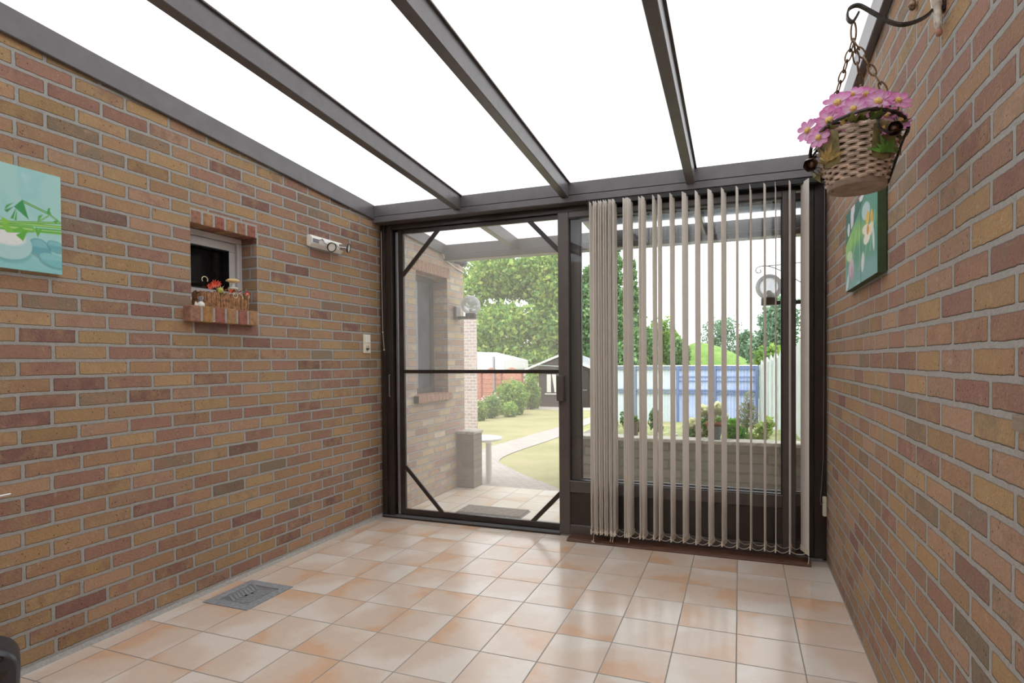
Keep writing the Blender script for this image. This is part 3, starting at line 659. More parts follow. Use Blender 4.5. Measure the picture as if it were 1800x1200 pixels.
for (y, z, r_, n_) in ((-1.487, 1.618, .022, 9), (-1.512, 1.602, .018, 8), (-1.462, 1.622, .017, 7), (-1.275, 1.590, .014, 8), (-1.385, 1.592, .012, 6)):
    mr = MB()
    for i in range(n_):
        a = 2*PI*i/n_; d = Vector((.45, math.cos(a), math.sin(a)*.9)).normalized(); p = Vector((.012, y, z)); s_ = d.cross(Vector((1, 0, 0))).normalized()*r_*.3
        mr.add([p, p+d*r_*.6+s_, p+d*r_*1.25, p+d*r_*.6-s_], [(0, 1, 2, 3)])
    mr.build('red_bloom', M['redp_'], da)
mw = MB()
for i in range(18):
    y = Yc-hy+random.random()*2*hy; z = 1.588+random.uniform(0, .02); a = random.uniform(-1.2, 1.2)
    mw.tube([(.01, y, z), (.02, y+.012*math.sin(a), z+.016*math.cos(a))], [.002, .001], 5)
def loop(c, ry, rz, a0=0, a1=2*PI): return [(c[0], c[1]+ry*math.cos(a0+(a1-a0)*i/14), c[2]+rz*math.sin(a0+(a1-a0)*i/14)) for i in range(15)]
M['raf'] = plain('raffia', lin(222, 206, 176), .8, var=.1)
tag(mw.build('straw', M['raf'], da), kind='stuff')
for lp in (loop((.0, -1.528, 1.637), .017, .015, -.6, 3.9), loop((.016, -1.355, 1.571), .014, .014), loop((.016, -1.325, 1.56), .018, .025, -.2, 1.9), loop((.014, -1.272, 1.575), .012, .014, -1, 3)):
    MB().tube(lp, .0022, 6).build('raffia_loop', M['raf'], da, smooth=True)
MB().ball((.012, -1.449, 1.589), .0165, 10, (1, 1.05, .95)).build('green_ball', plain('green_fruit', lin(176, 184, 86), .5, var=.15), da, smooth=True)
ms = MB().lathe([(.012, 0), (.009, .02), (.008, .04), (.010, .052)], (-.02, -1.338, 1.588), 14).build('mushroom_stem', M['white_pl'], da, smooth=True)
MB().lathe([(.001, 0), (.02, .002), (.036, .008), (.034, .014), (.02, .022), (.001, .026)], (-.02, -1.338, 1.644), 22).build('mushroom_cap', plain('mushroom_cap', lin(226, 196, 140), .6, var=.12), da, smooth=True)
MB().lathe([(.022, 0), (.026, .006), (.02, .012), (.01, .014)], (-.016, -1.338, 1.606), 16).build('mushroom_frill', M['white_pl'], da, smooth=True)
bt = thing('small_bottle', (.02, -1.56, 1.492), 'little white bottle with a silver stopper on the brick sill left of the bark planter', 'bottle')
MB().lathe([(.017, 0), (.019, .006), (.016, .018), (.009, .024), (.008, .026)], (.015, -1.565, 1.492), 18).build('body', M['white_pl'], bt, smooth=True)
MB().lathe([(.0085, .026), (.0085, .034), (.0115, .036), (.012, .05), (.009, .053), (.001, .053)], (.015, -1.565, 1.492), 18).build('stopper', M['silver'], bt, smooth=True)
dg = thing('tiny_figurine', (.02, -1.60, 1.492), 'tiny white ornament at the left end of the brick sill', 'ornament')
MB().lathe([(.006, 0), (.008, .004), (.005, .012), (.006, .016), (.001, .021)], (.03, -1.606, 1.492), 12).build('body', M['white_pl'], dg, smooth=True)

# ------------------------------------------------------------------ hanging basket
BX, BY = 2.908, -2.035
hb = thing('wall_bracket', (3.1, BY, 2.1), 'scrolled iron hanging bracket with a painted bird ornament, high on the right brick wall', 'bracket')
def ribbon(mb, pts, w_, t_):
    """flat iron strip: pts in the x-z plane at y, width along y"""
    for a, b in zip(pts[:-1], pts[1:]):
        a, b = Vector(a), Vector(b); d = (b-a); n_ = Vector((-d.z, 0, d.x)).normalized()
        mb.obox((a+b)/2, d/2*1.12, Vector((0, w_/2, 0)), n_*t_/2)
def catmull(P, k=8):
    P = [Vector(p) for p in P]; o = []
    for i in range(len(P)-1):
        p0, p1, p2, p3 = P[max(i-1, 0)], P[i], P[i+1], P[min(i+2, len(P)-1)]
        for q in range(k):
            u = q/k; o.append(.5*((2*p1)+(p2-p0)*u+(2*p0-5*p1+4*p2-p3)*u*u+(3*p1-p0-3*p2+p3)*u**3))
    o.append(P[-1]); return o
arm = catmull([(2.912, BY, 2.098), (2.898, BY, 2.077), (2.886, BY, 2.09), (2.890, BY, 2.112), (2.912, BY, 2.116), (2.945, BY, 2.09), (2.985, BY, 2.057), (3.02, BY, 2.046), (3.062, BY, 2.058), (3.088, BY, 2.093), (3.094, BY, 2.13)], 8)
m = MB(); ribbon(m, arm, .014, .005); m.build('arm', M['iron'], hb)
MB().box(3.092, 3.1, BY-.012, BY+.012, 2.06, 2.30).build('wall_strap', M['iron'], hb, .002)
brd = MB()
brd.tube(catmull([(3.075, BY-.03, 2.26), (3.068, BY-.022, 2.18), (3.075, BY-.014, 2.115), (3.082, BY-.006, 2.075), (3.086, BY-.002, 2.04), (3.088, BY, 2.012)], 5), [.02 if i < 9 else .012 if i < 16 else .009 if i < 23 else .005 for i in range(26)], 10)
bo = brd.build('bird_ornament', vcol('bird_paint', .5) if False else plain('bird_paint', lin(214, 208, 196), .45, .1, var=.25, scale=60), hb, smooth=True)
bb = MB()
for i in range(9): bb.ball((3.078+.001*i, BY-.03+.003*i, 2.185-.0105*i), .0165-.0008*i, 6, (.9, .9, .55))
MB().ball((3.088, BY, 2.012), .008, 6, (1, 1, 1.4)).build('bird_foot', plain('bird_pink', lin(170, 120, 104), .45, var=.2), bo, smooth=True)
bb.build('bird_belly', plain('bird_green', lin(150, 156, 108), .45, .1, var=.3, scale=60), bo)
MB().lathe([(.012, 0), (.014, .004), (.013, .008), (.009, .014), (.001, .018)], (3.095, -1.80, 2.215), 14, Matrix.Rotation(-PI/2, 3, 'Y')).build('x', M['rust']).name = 'wall_screw_cap'
tag(bpy.data.objects['wall_screw_cap'], 'small round bronze cap on the right wall beside the iron bracket', 'wall cap')

hk = thing('hanging_basket', (BX, BY, 1.64), 'wicker hanging basket in a wrought-iron holder with rosebuds, hung by chains beside the right wall', 'basket')
zb_, zt_ = 1.646, 1.776; rb, rt_ = .064, .092
R_ = lambda z: rb+(rt_-rb)*(z-zb_)/(zt_-zb_)
m = MB(); nst = 22; rows = 17
for r_ in range(rows):
    z = zb_+.012+(zt_-zb_-.012)*r_/(rows-1); pts = []
    for k in range(nst*4):
        a = 2*PI*k/(nst*4); rr_ = R_(z)+.0045*math.sin(a*nst/2+PI*(r_ % 2)); pts.append((BX+rr_*math.cos(a), BY+rr_*math.sin(a), z))
    m.tube(pts, .0042, 5, closed=True)
for k in range(nst):
    a = 2*PI*k/nst; m.tube([(BX+R_(z)*math.cos(a), BY+R_(z)*math.sin(a), z) for z in (zb_+.005, zt_+.003)], .003, 5)
m.build('wicker_weave', M['wicker'], hk, smooth=True)
m = MB()
for ph in (0, PI): m.tube([(BX+(rt_+.002)*math.cos(a), BY+(rt_+.002)*math.sin(a), zt_+.002+.003*math.sin(a*18+ph)) for a in [2*PI*i/90 for i in range(90)]], .004, 5, closed=True)
m.build('wicker_rim', M['wicker'], hk, smooth=True)
MB().lathe([(.001, -.004), (rb+.004, -.004), (rb+.006, .0), (rb+.005, .012), (rb+.001, .013)], (BX, BY, zb_), 40).build('base_disc', M['basket_base'], hk, smooth=35)
MB().lathe([(.001, .0), (rt_-.008, .0), (rt_-.008, .004), (.001, .012)], (BX, BY, zt_-.016), 30).build('moss_filling', plain('moss', lin(96, 98, 52), .95, var=.35, scale=90, bstr=.8), hk)
# embossed tin leaf panels around the body
cam2 = Vector((2.62-BX, -3.70-BY, 0)).normalized(); a_cam = math.atan2(cam2.y, cam2.x)
for da_, gm, gm2 in ((-.78, 'tin', 'tin_gold'), (.72, 'tin', 'tin_green'), (2.3, 'tin', 'tin_green'), (-2.3, 'tin', 'tin_gold')):
    pm_ = MB(); N1, N2 = 8, 5; A0 = a_cam+da_
    for i in range(N1+1):
        for j_ in range(N2+1):
            a = A0+(-.36+.72*i/N1)*(1 if j_ else .86); z = zb_+.052+(zt_-zb_-.056)*j_/N2+.006*math.sin(PI*i/N1)*(1 if j_ == N2 else -1 if j_ == 0 else 0); rr_ = R_(z)+.009
            pm_.v.append((BX+rr_*math.cos(a), BY+rr_*math.sin(a), z))
    for i in range(N1):
        for j_ in range(N2): q = i*(N2+1)+j_; pm_.f.append((q, q+N2+1, q+N2+2, q+1))
    po = pm_.build('tin_panel', M[gm], hk, smooth=True)
    lf = MB()
    for k in range(7):
        th0 = -1.3+k*2.6/6; base = Vector((0, .062)); L = .046 if k % 2 == 0 else .036
        for sg in (0,):
            pts2 = [(0, 0), (.25, .22), (.55, .26), (1, 0), (.55, -.26), (.25, -.22)]; vs = []
            for (u, v) in pts2:
                du = L*(u*math.sin(th0)+v*.42*math.cos(th0)); dz = L*(u*math.cos(th0)-v*.42*math.sin(th0)); z = zb_+.060+dz; rr_ = R_(z)+.0125+.006*u*(1-u)+.001*k; a = A0+du/.085
                vs.append((BX+rr_*math.cos(a), BY+rr_*math.sin(a), z))
            lf.add(vs, [(0, 1, 2, 3, 4, 5)])
    lf.build('embossed_leaf', M[gm2], po)
# twisted iron hoop with its loops and posts
rx = Vector((math.cos(a_cam+PI/2), math.sin(a_cam+PI/2), 0))   # picture-right
fx = cam2
Cb = Vector((BX, BY, 0))
def bp3(u, f_, z): return Cb+rx*u+fx*f_+Vector((0, 0, z))
hoop = catmull([bp3(-.108, .0, 1.712), bp3(-.106, .03, 1.755), bp3(-.085, .065, 1.782), bp3(-.04, .095, 1.797), bp3(.02, .10, 1.806), bp3(.07, .075, 1.802), bp3(.10, .04, 1.793), bp3(.112, .0, 1.778), bp3(.10, -.045, 1.77), bp3(.05, -.09, 1.78), bp3(-.02, -.10, 1.785), bp3(-.075, -.07, 1.775), bp3(-.104, -.03, 1.75), bp3(-.108, 0, 1.712)], 8)
m = MB(); m.tube(hoop, .0042, 8)
for ph in (0, PI): m.tube([p+Vector((.0022*math.cos(i*.9+ph), .0022*math.sin(i*.9+ph), .0026*math.cos(i*.9+ph))) for i, p in enumerate(hoop)], .0028, 5)
m.build('twisted_hoop', M['iron'], hk, smooth=True)
m = MB()
for pl in ([bp3(-.104, .01, 1.742), bp3(-.086, .03, 1.756), bp3(-.074, .035, 1.735), bp3(-.07, .03, 1.70), bp3(-.062, .02, 1.66), bp3(-.055, .015, 1.64)],
           [bp3(.112, .0, 1.778), bp3(.104, .02, 1.755), bp3(.092, .02, 1.72), bp3(.078, .015, 1.675), bp3(.068, .01, 1.645)],
           [bp3(.0, -.10, 1.785), bp3(.0, -.096, 1.72), bp3(.0, -.07, 1.645)],
           [bp3(.062, .08, 1.80), bp3(.045, .095, 1.778), bp3(.05, .1, 1.755), bp3(.07, .09, 1.745), bp3(.085, .075, 1.76), bp3(.08, .07, 1.785)],
           [bp3(-.108, 0, 1.712), bp3(-.095, .012, 1.69), bp3(-.082, .02, 1.672), bp3(-.073, .025, 1.665)]):
    MB().tube(catmull(pl, 6), .0034, 6).build('wire_post', M['iron'], hk, smooth=True)
for (u, f_, z, dirn) in ((-.104, .03, 1.718, (-.3, .8, -.5)), (.078, .078, 1.757, (.1, .9, -.35))):
    dv = (rx*dirn[0]+fx*dirn[1]+Vector((0, 0, dirn[2]))).normalized(); Mx = dv.to_track_quat('Z', 'Y').to_matrix(); rbm = MB()
    for k in range(6):
        a = 2*PI*k/6
        for q in range(4):
            pass
        ring_ = []
        for i in range(5):
            hgt = i/4; rad = .004+.014*math.sin(min(1, hgt*1.25)*PI/2)-.004*max(0, hgt-.6)
            for b_ in (-.55, 0, .55):
                ring_.append(bp3(u, f_, z)+Mx @ Vector((rad*math.cos(a+b_)*(1.06 if b_ == 0 else .98), rad*math.sin(a+b_)*(1.06 if b_ == 0 else .98), -.016+hgt*.03)))
        rbm.add(ring_, [(i*3+j_, i*3+j_+1, i*3+j_+4, i*3+j_+3) for i in range(4) for j_ in range(2)])
    rbm.ball(bp3(u, f_, z)-dv*.004, .0115, 6)
    rbm.build('iron_rosebud', plain('rosebud_iron', lin(112, 84, 70), .35, .6, var=.3, scale=80), hk, smooth=True)
for (u, f_, z, an) in ((-.083, .03, 1.665, .5), (.098, .0, 1.712, -.6), (.094, .01, 1.735, -.2)):
    lm = MB(); p = bp3(u, f_, z); d = (rx*math.sin(an)*(-1 if u < 0 else 1)+Vector((0, 0, math.cos(an)))).normalized(); s_ = (rx*math.cos(an)+Vector((0, 0, .2))).normalized()
    lm.add([p, p+d*.018+s_*.009+fx*.004, p+d*.04, p+d*.018-s_*.009+fx*.004, p+d*.02+fx*.008], [(0, 1, 4), (1, 2, 4), (2, 3, 4), (3, 0, 4)]); lm.build('iron_leaf', M['tin'], hk)
# chains and hook ring
def chain(p, q, nl, lw=.0042):
    mb = MB(); p, q = Vector(p), Vector(q)
    for i in range(nl):
        a, b = p.lerp(q, i/nl), p.lerp(q, (i+1)/nl); d = (b-a); L = d.length*.63; dn = d.normalized()
        s_ = dn.cross(Vector((.3, 1, .1)) if i % 2 else Vector((1, -.4, .2))).normalized(); c = (a+b)/2
        pts = [c+dn*L*math.cos(2*PI*k/14)+s_*lw*1.7*math.sin(2*PI*k/14) for k in range(14)]
        mb.tube(pts, .0021, 5, closed=True)
    return mb
top = Vector((2.900, BY, 2.03))
m = MB(); m.tube([top+Vector((.006*math.cos(2*PI*k/16), 0, .026*math.sin(2*PI*k/16)+.02)) for k in range(16)], .0026, 6, closed=True)
m.build('hook_ring', M['rust'], hk)
for e in (bp3(-.075, .01, 1.80), bp3(.098, .02, 1.795), bp3(.03, -.09, 1.79)): chain(top, e, 9).build('chain', M['rust'], hk, smooth=True)

seeded(11)
ff = thing('artificial_flowers', (BX, BY, 1.765), 'bunch of pink artificial daisies filling the hanging wicker basket', 'flowers')
lm = MB(); lcol = []
for i in range(150):
    a = random.uniform(0, 2*PI); r_ = .09*math.sqrt(random.random()); z = 1.772+random.uniform(0, .055)*(1-r_/.13); p = Vector((BX+r_*math.cos(a), BY+r_*math.sin(a), z))
    d = Vector((math.cos(a), math.sin(a), random.uniform(-.3, 1.1))).normalized(); s_ = d.cross(Vector((0, 0, 1))).normalized(); L = random.uniform(.025, .045); wd = L*.3
    lm.add([p, p+d*L*.45+s_*wd, p+d*L+Vector((0, 0, -.004)), p+d*L*.45-s_*wd], [(0, 1, 2, 3)]); c = random.choice([lin(120, 124, 62), lin(98, 108, 52), lin(150, 148, 84), lin(82, 92, 48)]); lcol += [c]*4
lm.build('leaves', M['leaf'], ff, colors=lcol)
PINK = [(lin(244, 210, 238), lin(232, 140, 206)), (lin(246, 218, 240), lin(226, 132, 202)), (lin(242, 202, 232), lin(234, 132, 198))]
FL = [(-.043, .052, 1.858, .036), (.046, .045, 1.843, .036), (-.062, .068, 1.812, .036), (-.112, .05, 1.802, .031), (-.008, .075, 1.826, .031), (.088, .03, 1.840, .033), (-.085, .082, 1.768, .028), (-.012, .02, 1.882, .03), (.062, .06, 1.80, .026), (-.03, .09, 1.79, .024), (.092, .045, 1.785, .026), (-.085, -.03, 1.84, .032), (0, -.07, 1.85, .034), (.06, -.06, 1.84, .032), (.02, -.01, 1.885, .032), (.055, .085, 1.762, .02)]
for k, (u, f_, z, r_) in enumerate(FL):
    p = bp3(u, f_*.9, z); d = (rx*u*3.5+fx*(f_*6+.35)+Vector((0, 0, .25+random.uniform(-.1, .2)))).normalized(); Mx = d.to_track_quat('Z', 'Y').to_matrix()
    fm = MB(); cl = []; npet = 9; ci, co = PINK[k % 3]
    for q in range(npet):
        a = 2*PI*q/npet+random.uniform(-.08, .08); wv = random.uniform(-.004, .004)
        prof = [(.16, .08), (.45, .20), (.74, .275), (.93, .19), (1.03, .04)]
        vs = []
        for (t1, hw_) in prof:
            for sg in (-1, 0, 1):
                hgt = .25*r_*t1*t1*(.4)+(-.05*r_ if sg == 0 else .02*r_)+wv*t1; vs.append(p+Mx @ Vector((r_*t1*math.cos(a)-sg*hw_*r_*math.sin(a), r_*t1*math.sin(a)+sg*hw_*r_*math.cos(a), hgt)))
                mixf = min(1, min(1, max(0, (t1-.3)/.6))**1.2*.85+(.28 if sg else 0)); cl.append(tuple(ci[j_]*(1-mixf)+co[j_]*mixf for j_ in range(3))+(1,))
        fm.add(vs, [(i*3+j_, i*3+j_+1, i*3+j_+4, i*3+j_+3) for i in range(4) for j_ in range(2)])
    fo = fm.build('flower', M['petal'], ff, smooth=True, colors=cl)
    MB().lathe([(r_*.24, -.002), (r_*.27, .003), (r_*.2, .007), (.001, .009)], p, 12, Mx).build('flower_centre', M['pollen'], fo, smooth=True)
    q = bp3(u*.35, f_*.35, 1.765); MB().tube([p-d*.003, p-d*.02, q], .0018, 5).build('stalk', M['tin_green'], fo)

# ------------------------------------------------------------------ outside: house wall dressings
ow = thing('window_2', (-.12, .78, OZ0), 'tall house window outside in the brick wall, seen through the screen', 'window', kind='structure')
fr = MB(); ring(fr, OY0, OY1, OZ0, OZ1, .05, -.2, -.15); fr.build('outer_frame', M['alu_m'], ow, .003)
MB().box(-.19, -.17, OY0+.05, OY0+.30, OZ0+.05, OZ1-.05).build('blue_grey_sash', plain('blue_grey_paint', lin(150, 162, 176), .4, var=.04), ow)
MB().box(-.188, -.168, OY0+.30, OY1-.05, OZ0+.05, OZ1-.05).build('pane', plain('curtained_pane', lin(96, 104, 112), .15, var=.2, scale=5), ow)
sl = thing('trim_6', (0, .78, OZ0), 'brick-on-edge sill below the outside house window', 'window sill', kind='structure')
MB().box(-.15, .047, OY0-.05, OY1+.02, OZ0-.062, OZ0-.004).build('mortar_bed', M['mortar'], sl)
for i in range(9):
    a = OY0-.05+i*.0665
    MB().box(-.15, .05, a, a+.054, OZ0-.066, OZ0+.001).build('header_brick', solid_brick('sill_brick', lin(172, 132, 108)) if i == 0 else bpy.data.materials['sill_brick'], sl, .003)
sl = thing('brick_lintel', (0, .78, OZ1), 'upright brick course above the outside house window', 'lintel', kind='structure')
MB().box(-.1, .001, OY0-.06, OY1+.06, OZ1, OZ1+.1).build('mortar_bed', M['mortar'], sl)
for i in range(10):
    a = OY0-.058+i*.0665; MB().box(-.1, .004, a, a+.055, OZ1-.001, OZ1+.098).build('soldier_brick', bpy.data.materials['sill_brick'], sl, .003)

def globe_lamp(name, wall_x, sgn, y, zc, reach, label):
    """globe on a cup at the end of an arm; sgn = direction away from the wall"""
    gx = wall_x+sgn*reach; L = thing(name, (wall_x, y, zc), label, 'wall lamp')
    MB().box(min(wall_x, wall_x+sgn*.03), max(wall_x, wall_x+sgn*.03), y-.05, y+.05, zc-.135, zc-.01).build('wall_plate', M['plant_pot'] if sgn < 0 else M['alu'], L, .005)
    MB().bar((wall_x+sgn*.02, y, zc-.118), (gx, y, zc-.118), .03, .028).build('arm', M['alu_d'], L, .003)
    MB().lathe([(.052, -.135), (.055, -.13), (.055, -.082), (.05, -.08)], (gx, y, zc), 24).build('cup', M['alu_d'], L, smooth=35)
    MB().ball((gx, y, zc), .094, 16).build('globe', M['globe'], L, smooth=True)
    MB().lathe([(.012, -.08), (.014, -.06), (.02, -.045), (.016, -.03), (.001, -.022)], (gx, y, zc), 14).build('bulb', M['white_pl'], L, smooth=True)
    return L
globe_lamp('wall_lamp', 0, 1, 1.22, 1.742, .165, 'clear globe lamp on the outside house wall beside the tall window')
globe_lamp('wall_lamp', W, -1, .75, 1.727, .278, 'clear globe lamp seen through the glass door, on the right-hand wall outside')
fl = thing('security_floodlight', (0, 1.2, 2.15), 'dark round floodlight high on the corner of the outside house wall', 'floodlight')
MB().tube([(.0, 1.16, 2.17), (.03, 1.18, 2.16), (.045, 1.24, 2.155)], .012, 8).build('bracket', M['black'], fl, smooth=True)
MB().lathe([(.001, -.035), (.028, -.03), (.04, -.01), (.042, .015), (.03, .03), (.001, .033)], (.062, 1.27, 2.165), 18, Matrix.Rotation(1.2, 3, 'X')).build('lamp_head', plain('floodlight_grey', lin(84, 84, 96), .4, var=.06), fl, smooth=True)
MB().box(0, .03, 1.08, 1.15, 2.165, 2.205).build('junction_box', M['white_pl'], fl, .004)
tag(MB().tube(catmull([(.008, .93, 2.215), (.012, .975, 2.19), (.008, 1.0, 2.165), (.007, 1.15, 2.125), (.007, 1.385, 2.088)], 6), .006, 7).build('white_cable', M['white_pl'], None, smooth=True), 'white cable running along the outside brick wall below the floodlight', 'cable')
hs = thing('plant_hook', (W, .95, 1.93), 'thin scrolled iron plant hook above the right-hand globe lamp outside', 'hook')
k = .95
m = MB(); m.tube([(W, k, 1.925), (2.79, k, 1.91)], .0035, 6)
m.tube(catmull([(W, k, 1.74), (2.93, k, 1.86), (2.83, k, 1.908), (2.78, k, 1.912), (2.745, k, 1.90), (2.738, k, 1.875), (2.755, k, 1.86), (2.775, k, 1.868), (2.768, k, 1.885)], 6), .0035, 6)
m.build('scroll_arm', M['iron'], hs, smooth=True)
MB().box(W-.008, W, k-.012, k+.012, 1.72, 1.95).build('wall_plate', M['iron'], hs)

pl = thing('brick_pillar', (.09, 1.3, -.04), 'low square brick pillar standing against the outside house wall', 'pillar')
MB().box(.0, .185, 1.215, 1.40, -.04, .485).build('shaft', M['brick_p'], pl)
MB().box(.0, .195, 1.205, 1.415, .485, .515).build('cap', M['cap'], pl, .006)
tb = thing('garden_table', (.05, 1.62, -.06), 'low white plastic table with round leg behind the brick pillar', 'table')
MB().lathe([(.001, 0), (.20, 0), (.225, .004), (.23, .014), (.225, .026), (.2, .03), (.001, .032)], (.02, 1.72, .36), 36).build('tabletop', M['white_pl'], tb, smooth=35)
for x, y in ((.185, 1.56), (-.14, 1.60), (-.15, 1.84), (-.09, 1.90)):
    MB().lathe([(.034, 0), (.032, .02), (.03, .4), (.034, .425)], (x, y, -.065), 16).build('leg', M['white_pl'], tb, smooth=35)
dm = thing('door_mat', (.72, .5, -.04), 'grey ribbed doormat on the terrace just outside the screen door', 'mat')
MB().box(.425, 1.0, .385, .61, -.04, -.034).build('frame', M['grey_metal'], dm, .002)
m = MB()
for i in range(14): y = .397+i*.0152; m.box(.437, .988, y, y+.009, -.036, -.026)
m.build('ribs', M['grate'], dm)

# ------------------------------------------------------------------ garden ground
GZ = lambda y: -.06-.035*(y-1.4)
t = NT('dry_lawn'); P = t.pos(); n1 = t.noise(P, 1.2, 4); n2 = t.noise(P, 22, 4, .7)
c = t.ramp(t.math('ADD', t.math('MULTIPLY', n1, .6), t.math('MULTIPLY', n2, .4)), [(.3, lin(138, 142, 92)), (.5, lin(164, 160, 114)), (.72, lin(180, 174, 134))])
M['lawn'] = t.done(t.bsdf(c, .95, bump=n2, bstr=.6, bdist=.02))
t = NT('cobble_path'); P = t.pos(); br = t.n('TexBrick', i_Scale=1.0); t.put(br.inputs['Vector'], P); br.inputs['Color1'].default_value = lin(190, 184, 178); br.inputs['Color2'].default_value = lin(172, 166, 160); br.inputs['Mortar'].default_value = lin(150, 146, 138)
br.inputs['Brick Width'].default_value = .11; br.inputs['Row Height'].default_value = .075; br.inputs['Mortar Size'].default_value = .008
M['path'] = t.done(t.bsdf(t.mix(.35, br.outputs[0], t.ramp(t.noise(P, 5), [(.3, lin(164, 158, 152)), (.7, lin(196, 190, 184))])), .9, bump=br.outputs[1], bstr=-.4, bdist=.01))
g = MB(); xs = np.linspace(-40, 30, 60); ys = np.concatenate([np.linspace(1.37, 20, 40), np.linspace(22, 70, 20)])
gz = lambda x, y: GZ(min(y, 20))
for y in ys:
    for x in xs: g.v.append((x, y, gz(x, y)))
nx_ = len(xs)
for i in range(len(ys)-1):
    for j_ in range(nx_-1): q = i*nx_+j_; g.f.append((q, q+1, q+nx_+1, q+nx_))
S(g.build('ground', M['lawn'], smooth=True), 'dry yellow-green lawn of the back garden', 'lawn')
def strip(left, right, name, mat, dz):
    m = MB(); n_ = len(left)
    for a, b in zip(left, right): m.v += [(a[0], a[1], GZ(a[1])+dz), (b[0], b[1], GZ(b[1])+dz)]
    for i in range(n_-1): m.f.append((2*i, 2*i+1, 2*i+3, 2*i+2))
    return m.build(name, mat)
cl_ = lambda P_: [(p.x, p.y) for p in catmull([(a, b, 0) for a, b in P_], 6)]
S(strip(cl_([(-.28, 1.372), (-.3, 2.17), (-.91, 3.5), (-1.10, 4.45), (-1.20, 8.24), (-1.33, 11.2), (-1.6, 15.0)]), cl_([(1.06, 1.372), (.94, 1.55), (.06, 2.49), (-.45, 3.42), (-.54, 6.16), (-.78, 9.2), (-1.0, 15.0)]), 'garden_path', M['path'], .008), 'pale cobbled garden path leading from the terrace across the lawn', 'path')

gw = thing('garden_wall', (2.1, 1.55, -.06), 'low whitewashed brick planter wall beyond the glass door', 'garden wall', kind='structure')
MB().box(1.10, W+.3, 1.45, 1.62, -.2, .455).build('brickwork', M['brick_w'], gw)
MB().box(1.08, W+.3, 1.43, 1.64, .455, .488).build('cap', M['cap'], gw, .006)
MB().box(1.10, 1.24, 1.62, 3.0, -.2, .455).build('side_brickwork', M['brick_w'], gw)
S(MB().box(1.24, W+.3, 1.62, 3.0, -.2, .42).build('flower_bed', M['soil']), 'raised flower bed of soil behind the low planter wall', 'flower bed')

# ------------------------------------------------------------------ vegetation
def leaves(name, blobs, size, cols, parent, aspect=1.7, shell=.55, droop=0):
    """crown of individual leaf blades filling ellipsoids: (cx,cy,cz,rx,ry,rz,n)"""
    V, F, Cc = [], [], []; b = 0
    cols = np.array([c[:3] for c in cols])
    for (x, y, z, a, b_, c, n_) in blobs:
        d = rng.normal(size=(n_, 3)); d /= np.linalg.norm(d, axis=1)[:, None]; r = shell+(1-shell)*rng.random(n_)**.5
        r *= 1+.18*np.sin(d[:, 0]*7+x)*np.cos(d[:, 2]*6+y)
        P = d*r[:, None]*np.array([a, b_, c])+np.array([x, y, z])
        u = rng.normal(size=(n_, 3)); u[:, 2] -= droop; u /= np.linalg.norm(u, axis=1)[:, None]
        v = np.cross(u, rng.normal(size=(n_, 3))); v /= np.linalg.norm(v, axis=1)[:, None]
        s = size*(.6+.8*rng.random(n_))[:, None]
        q = np.stack([P-u*s*.5, P+v*s*.5/aspect, P+u*s*.5, P-v*s*.5/aspect], 1)
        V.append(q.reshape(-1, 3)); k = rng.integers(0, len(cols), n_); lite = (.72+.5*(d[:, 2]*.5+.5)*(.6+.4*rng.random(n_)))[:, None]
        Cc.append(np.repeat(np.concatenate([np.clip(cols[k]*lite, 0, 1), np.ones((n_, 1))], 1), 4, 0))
    V = np.concatenate(V); Cc = np.concatenate(Cc); n_ = len(V)//4
    m = MB(); m.v = V.tolist(); m.f = np.arange(n_*4).reshape(-1, 4).tolist()
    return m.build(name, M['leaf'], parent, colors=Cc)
def tree(name, x, y, h, crown, size, cols, label, trunk_r=.15, group=None, aspect=1.7, shell=.5, cat='tree'):
    z0 = gz(x, y); t_ = thing(name, (x, y, z0), label, cat, group)
    zc = max(c[2] for c in crown)
    MB().tube([(x, y, z0-.1), (x+.05, y, z0+h*.3), (x, y, min(zc, z0+h*.6))], [trunk_r*1.2, trunk_r, trunk_r*.5], 9).build('trunk', M['bark'], t_, smooth=True)
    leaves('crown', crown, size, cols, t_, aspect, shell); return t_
GR = [lin(118, 156, 74), lin(140, 172, 84), lin(100, 140, 70), lin(166, 190, 96)]
YG = [lin(148, 188, 96), lin(176, 204, 104), lin(130, 174, 92), lin(198, 212, 118), lin(112, 156, 84)]
DG = [lin(104, 142, 92), lin(124, 160, 104), lin(88, 126, 82), lin(144, 176, 118)]
BG = [lin(104, 140, 112), lin(128, 160, 130), lin(88, 124, 98), lin(146, 174, 142)]
seeded(5)
bl = []
for i in range(46):
    a, e = random.uniform(0, 2*PI), random.uniform(-.9, 1); r_ = random.uniform(.35, .85)
    bl.append((-10.0+3.9*r_*math.cos(a), 27+2.0*r_*math.sin(a), 3.6+3.4*e*.95, 1.3, 1.0, .98, 900))
tree('maple_tree', -10.0, 27, 6, bl, .25, YG, 'big yellow-green leafy tree behind the garden shed', .3, shell=.35)
tree('dark_tree', -8.6, 38, 5, [(-8.6+random.uniform(-2.1, 2.1), 38+random.uniform(-.8, .8), 1.2+random.uniform(-1.2, 3.2), 1.1, .8, 1.1, 420) for _ in range(20)], .24, DG, 'dark green tree low behind the shed, right of the big yellow-green tree', .2, shell=.4)
def poplar(x, y, h, r_, label, cols=DG):
    z0 = gz(x, y); bl = []
    for i in range(24):
        q = i/23; rr_ = r_*(.55+.6*math.sin(PI*min(1, q*1.1+.12)))*(1 if q < .8 else 1-(q-.8)*3.2); bl.append((x+random.uniform(-.25, .25)*r_, y+random.uniform(-.25, .25)*r_, z0+.4+(h-.4)*q, max(.2, rr_), max(.2, rr_), h/20, 480))
    tree('poplar_tree', x, y, h, bl, .2, cols, label, .2, shell=.25)
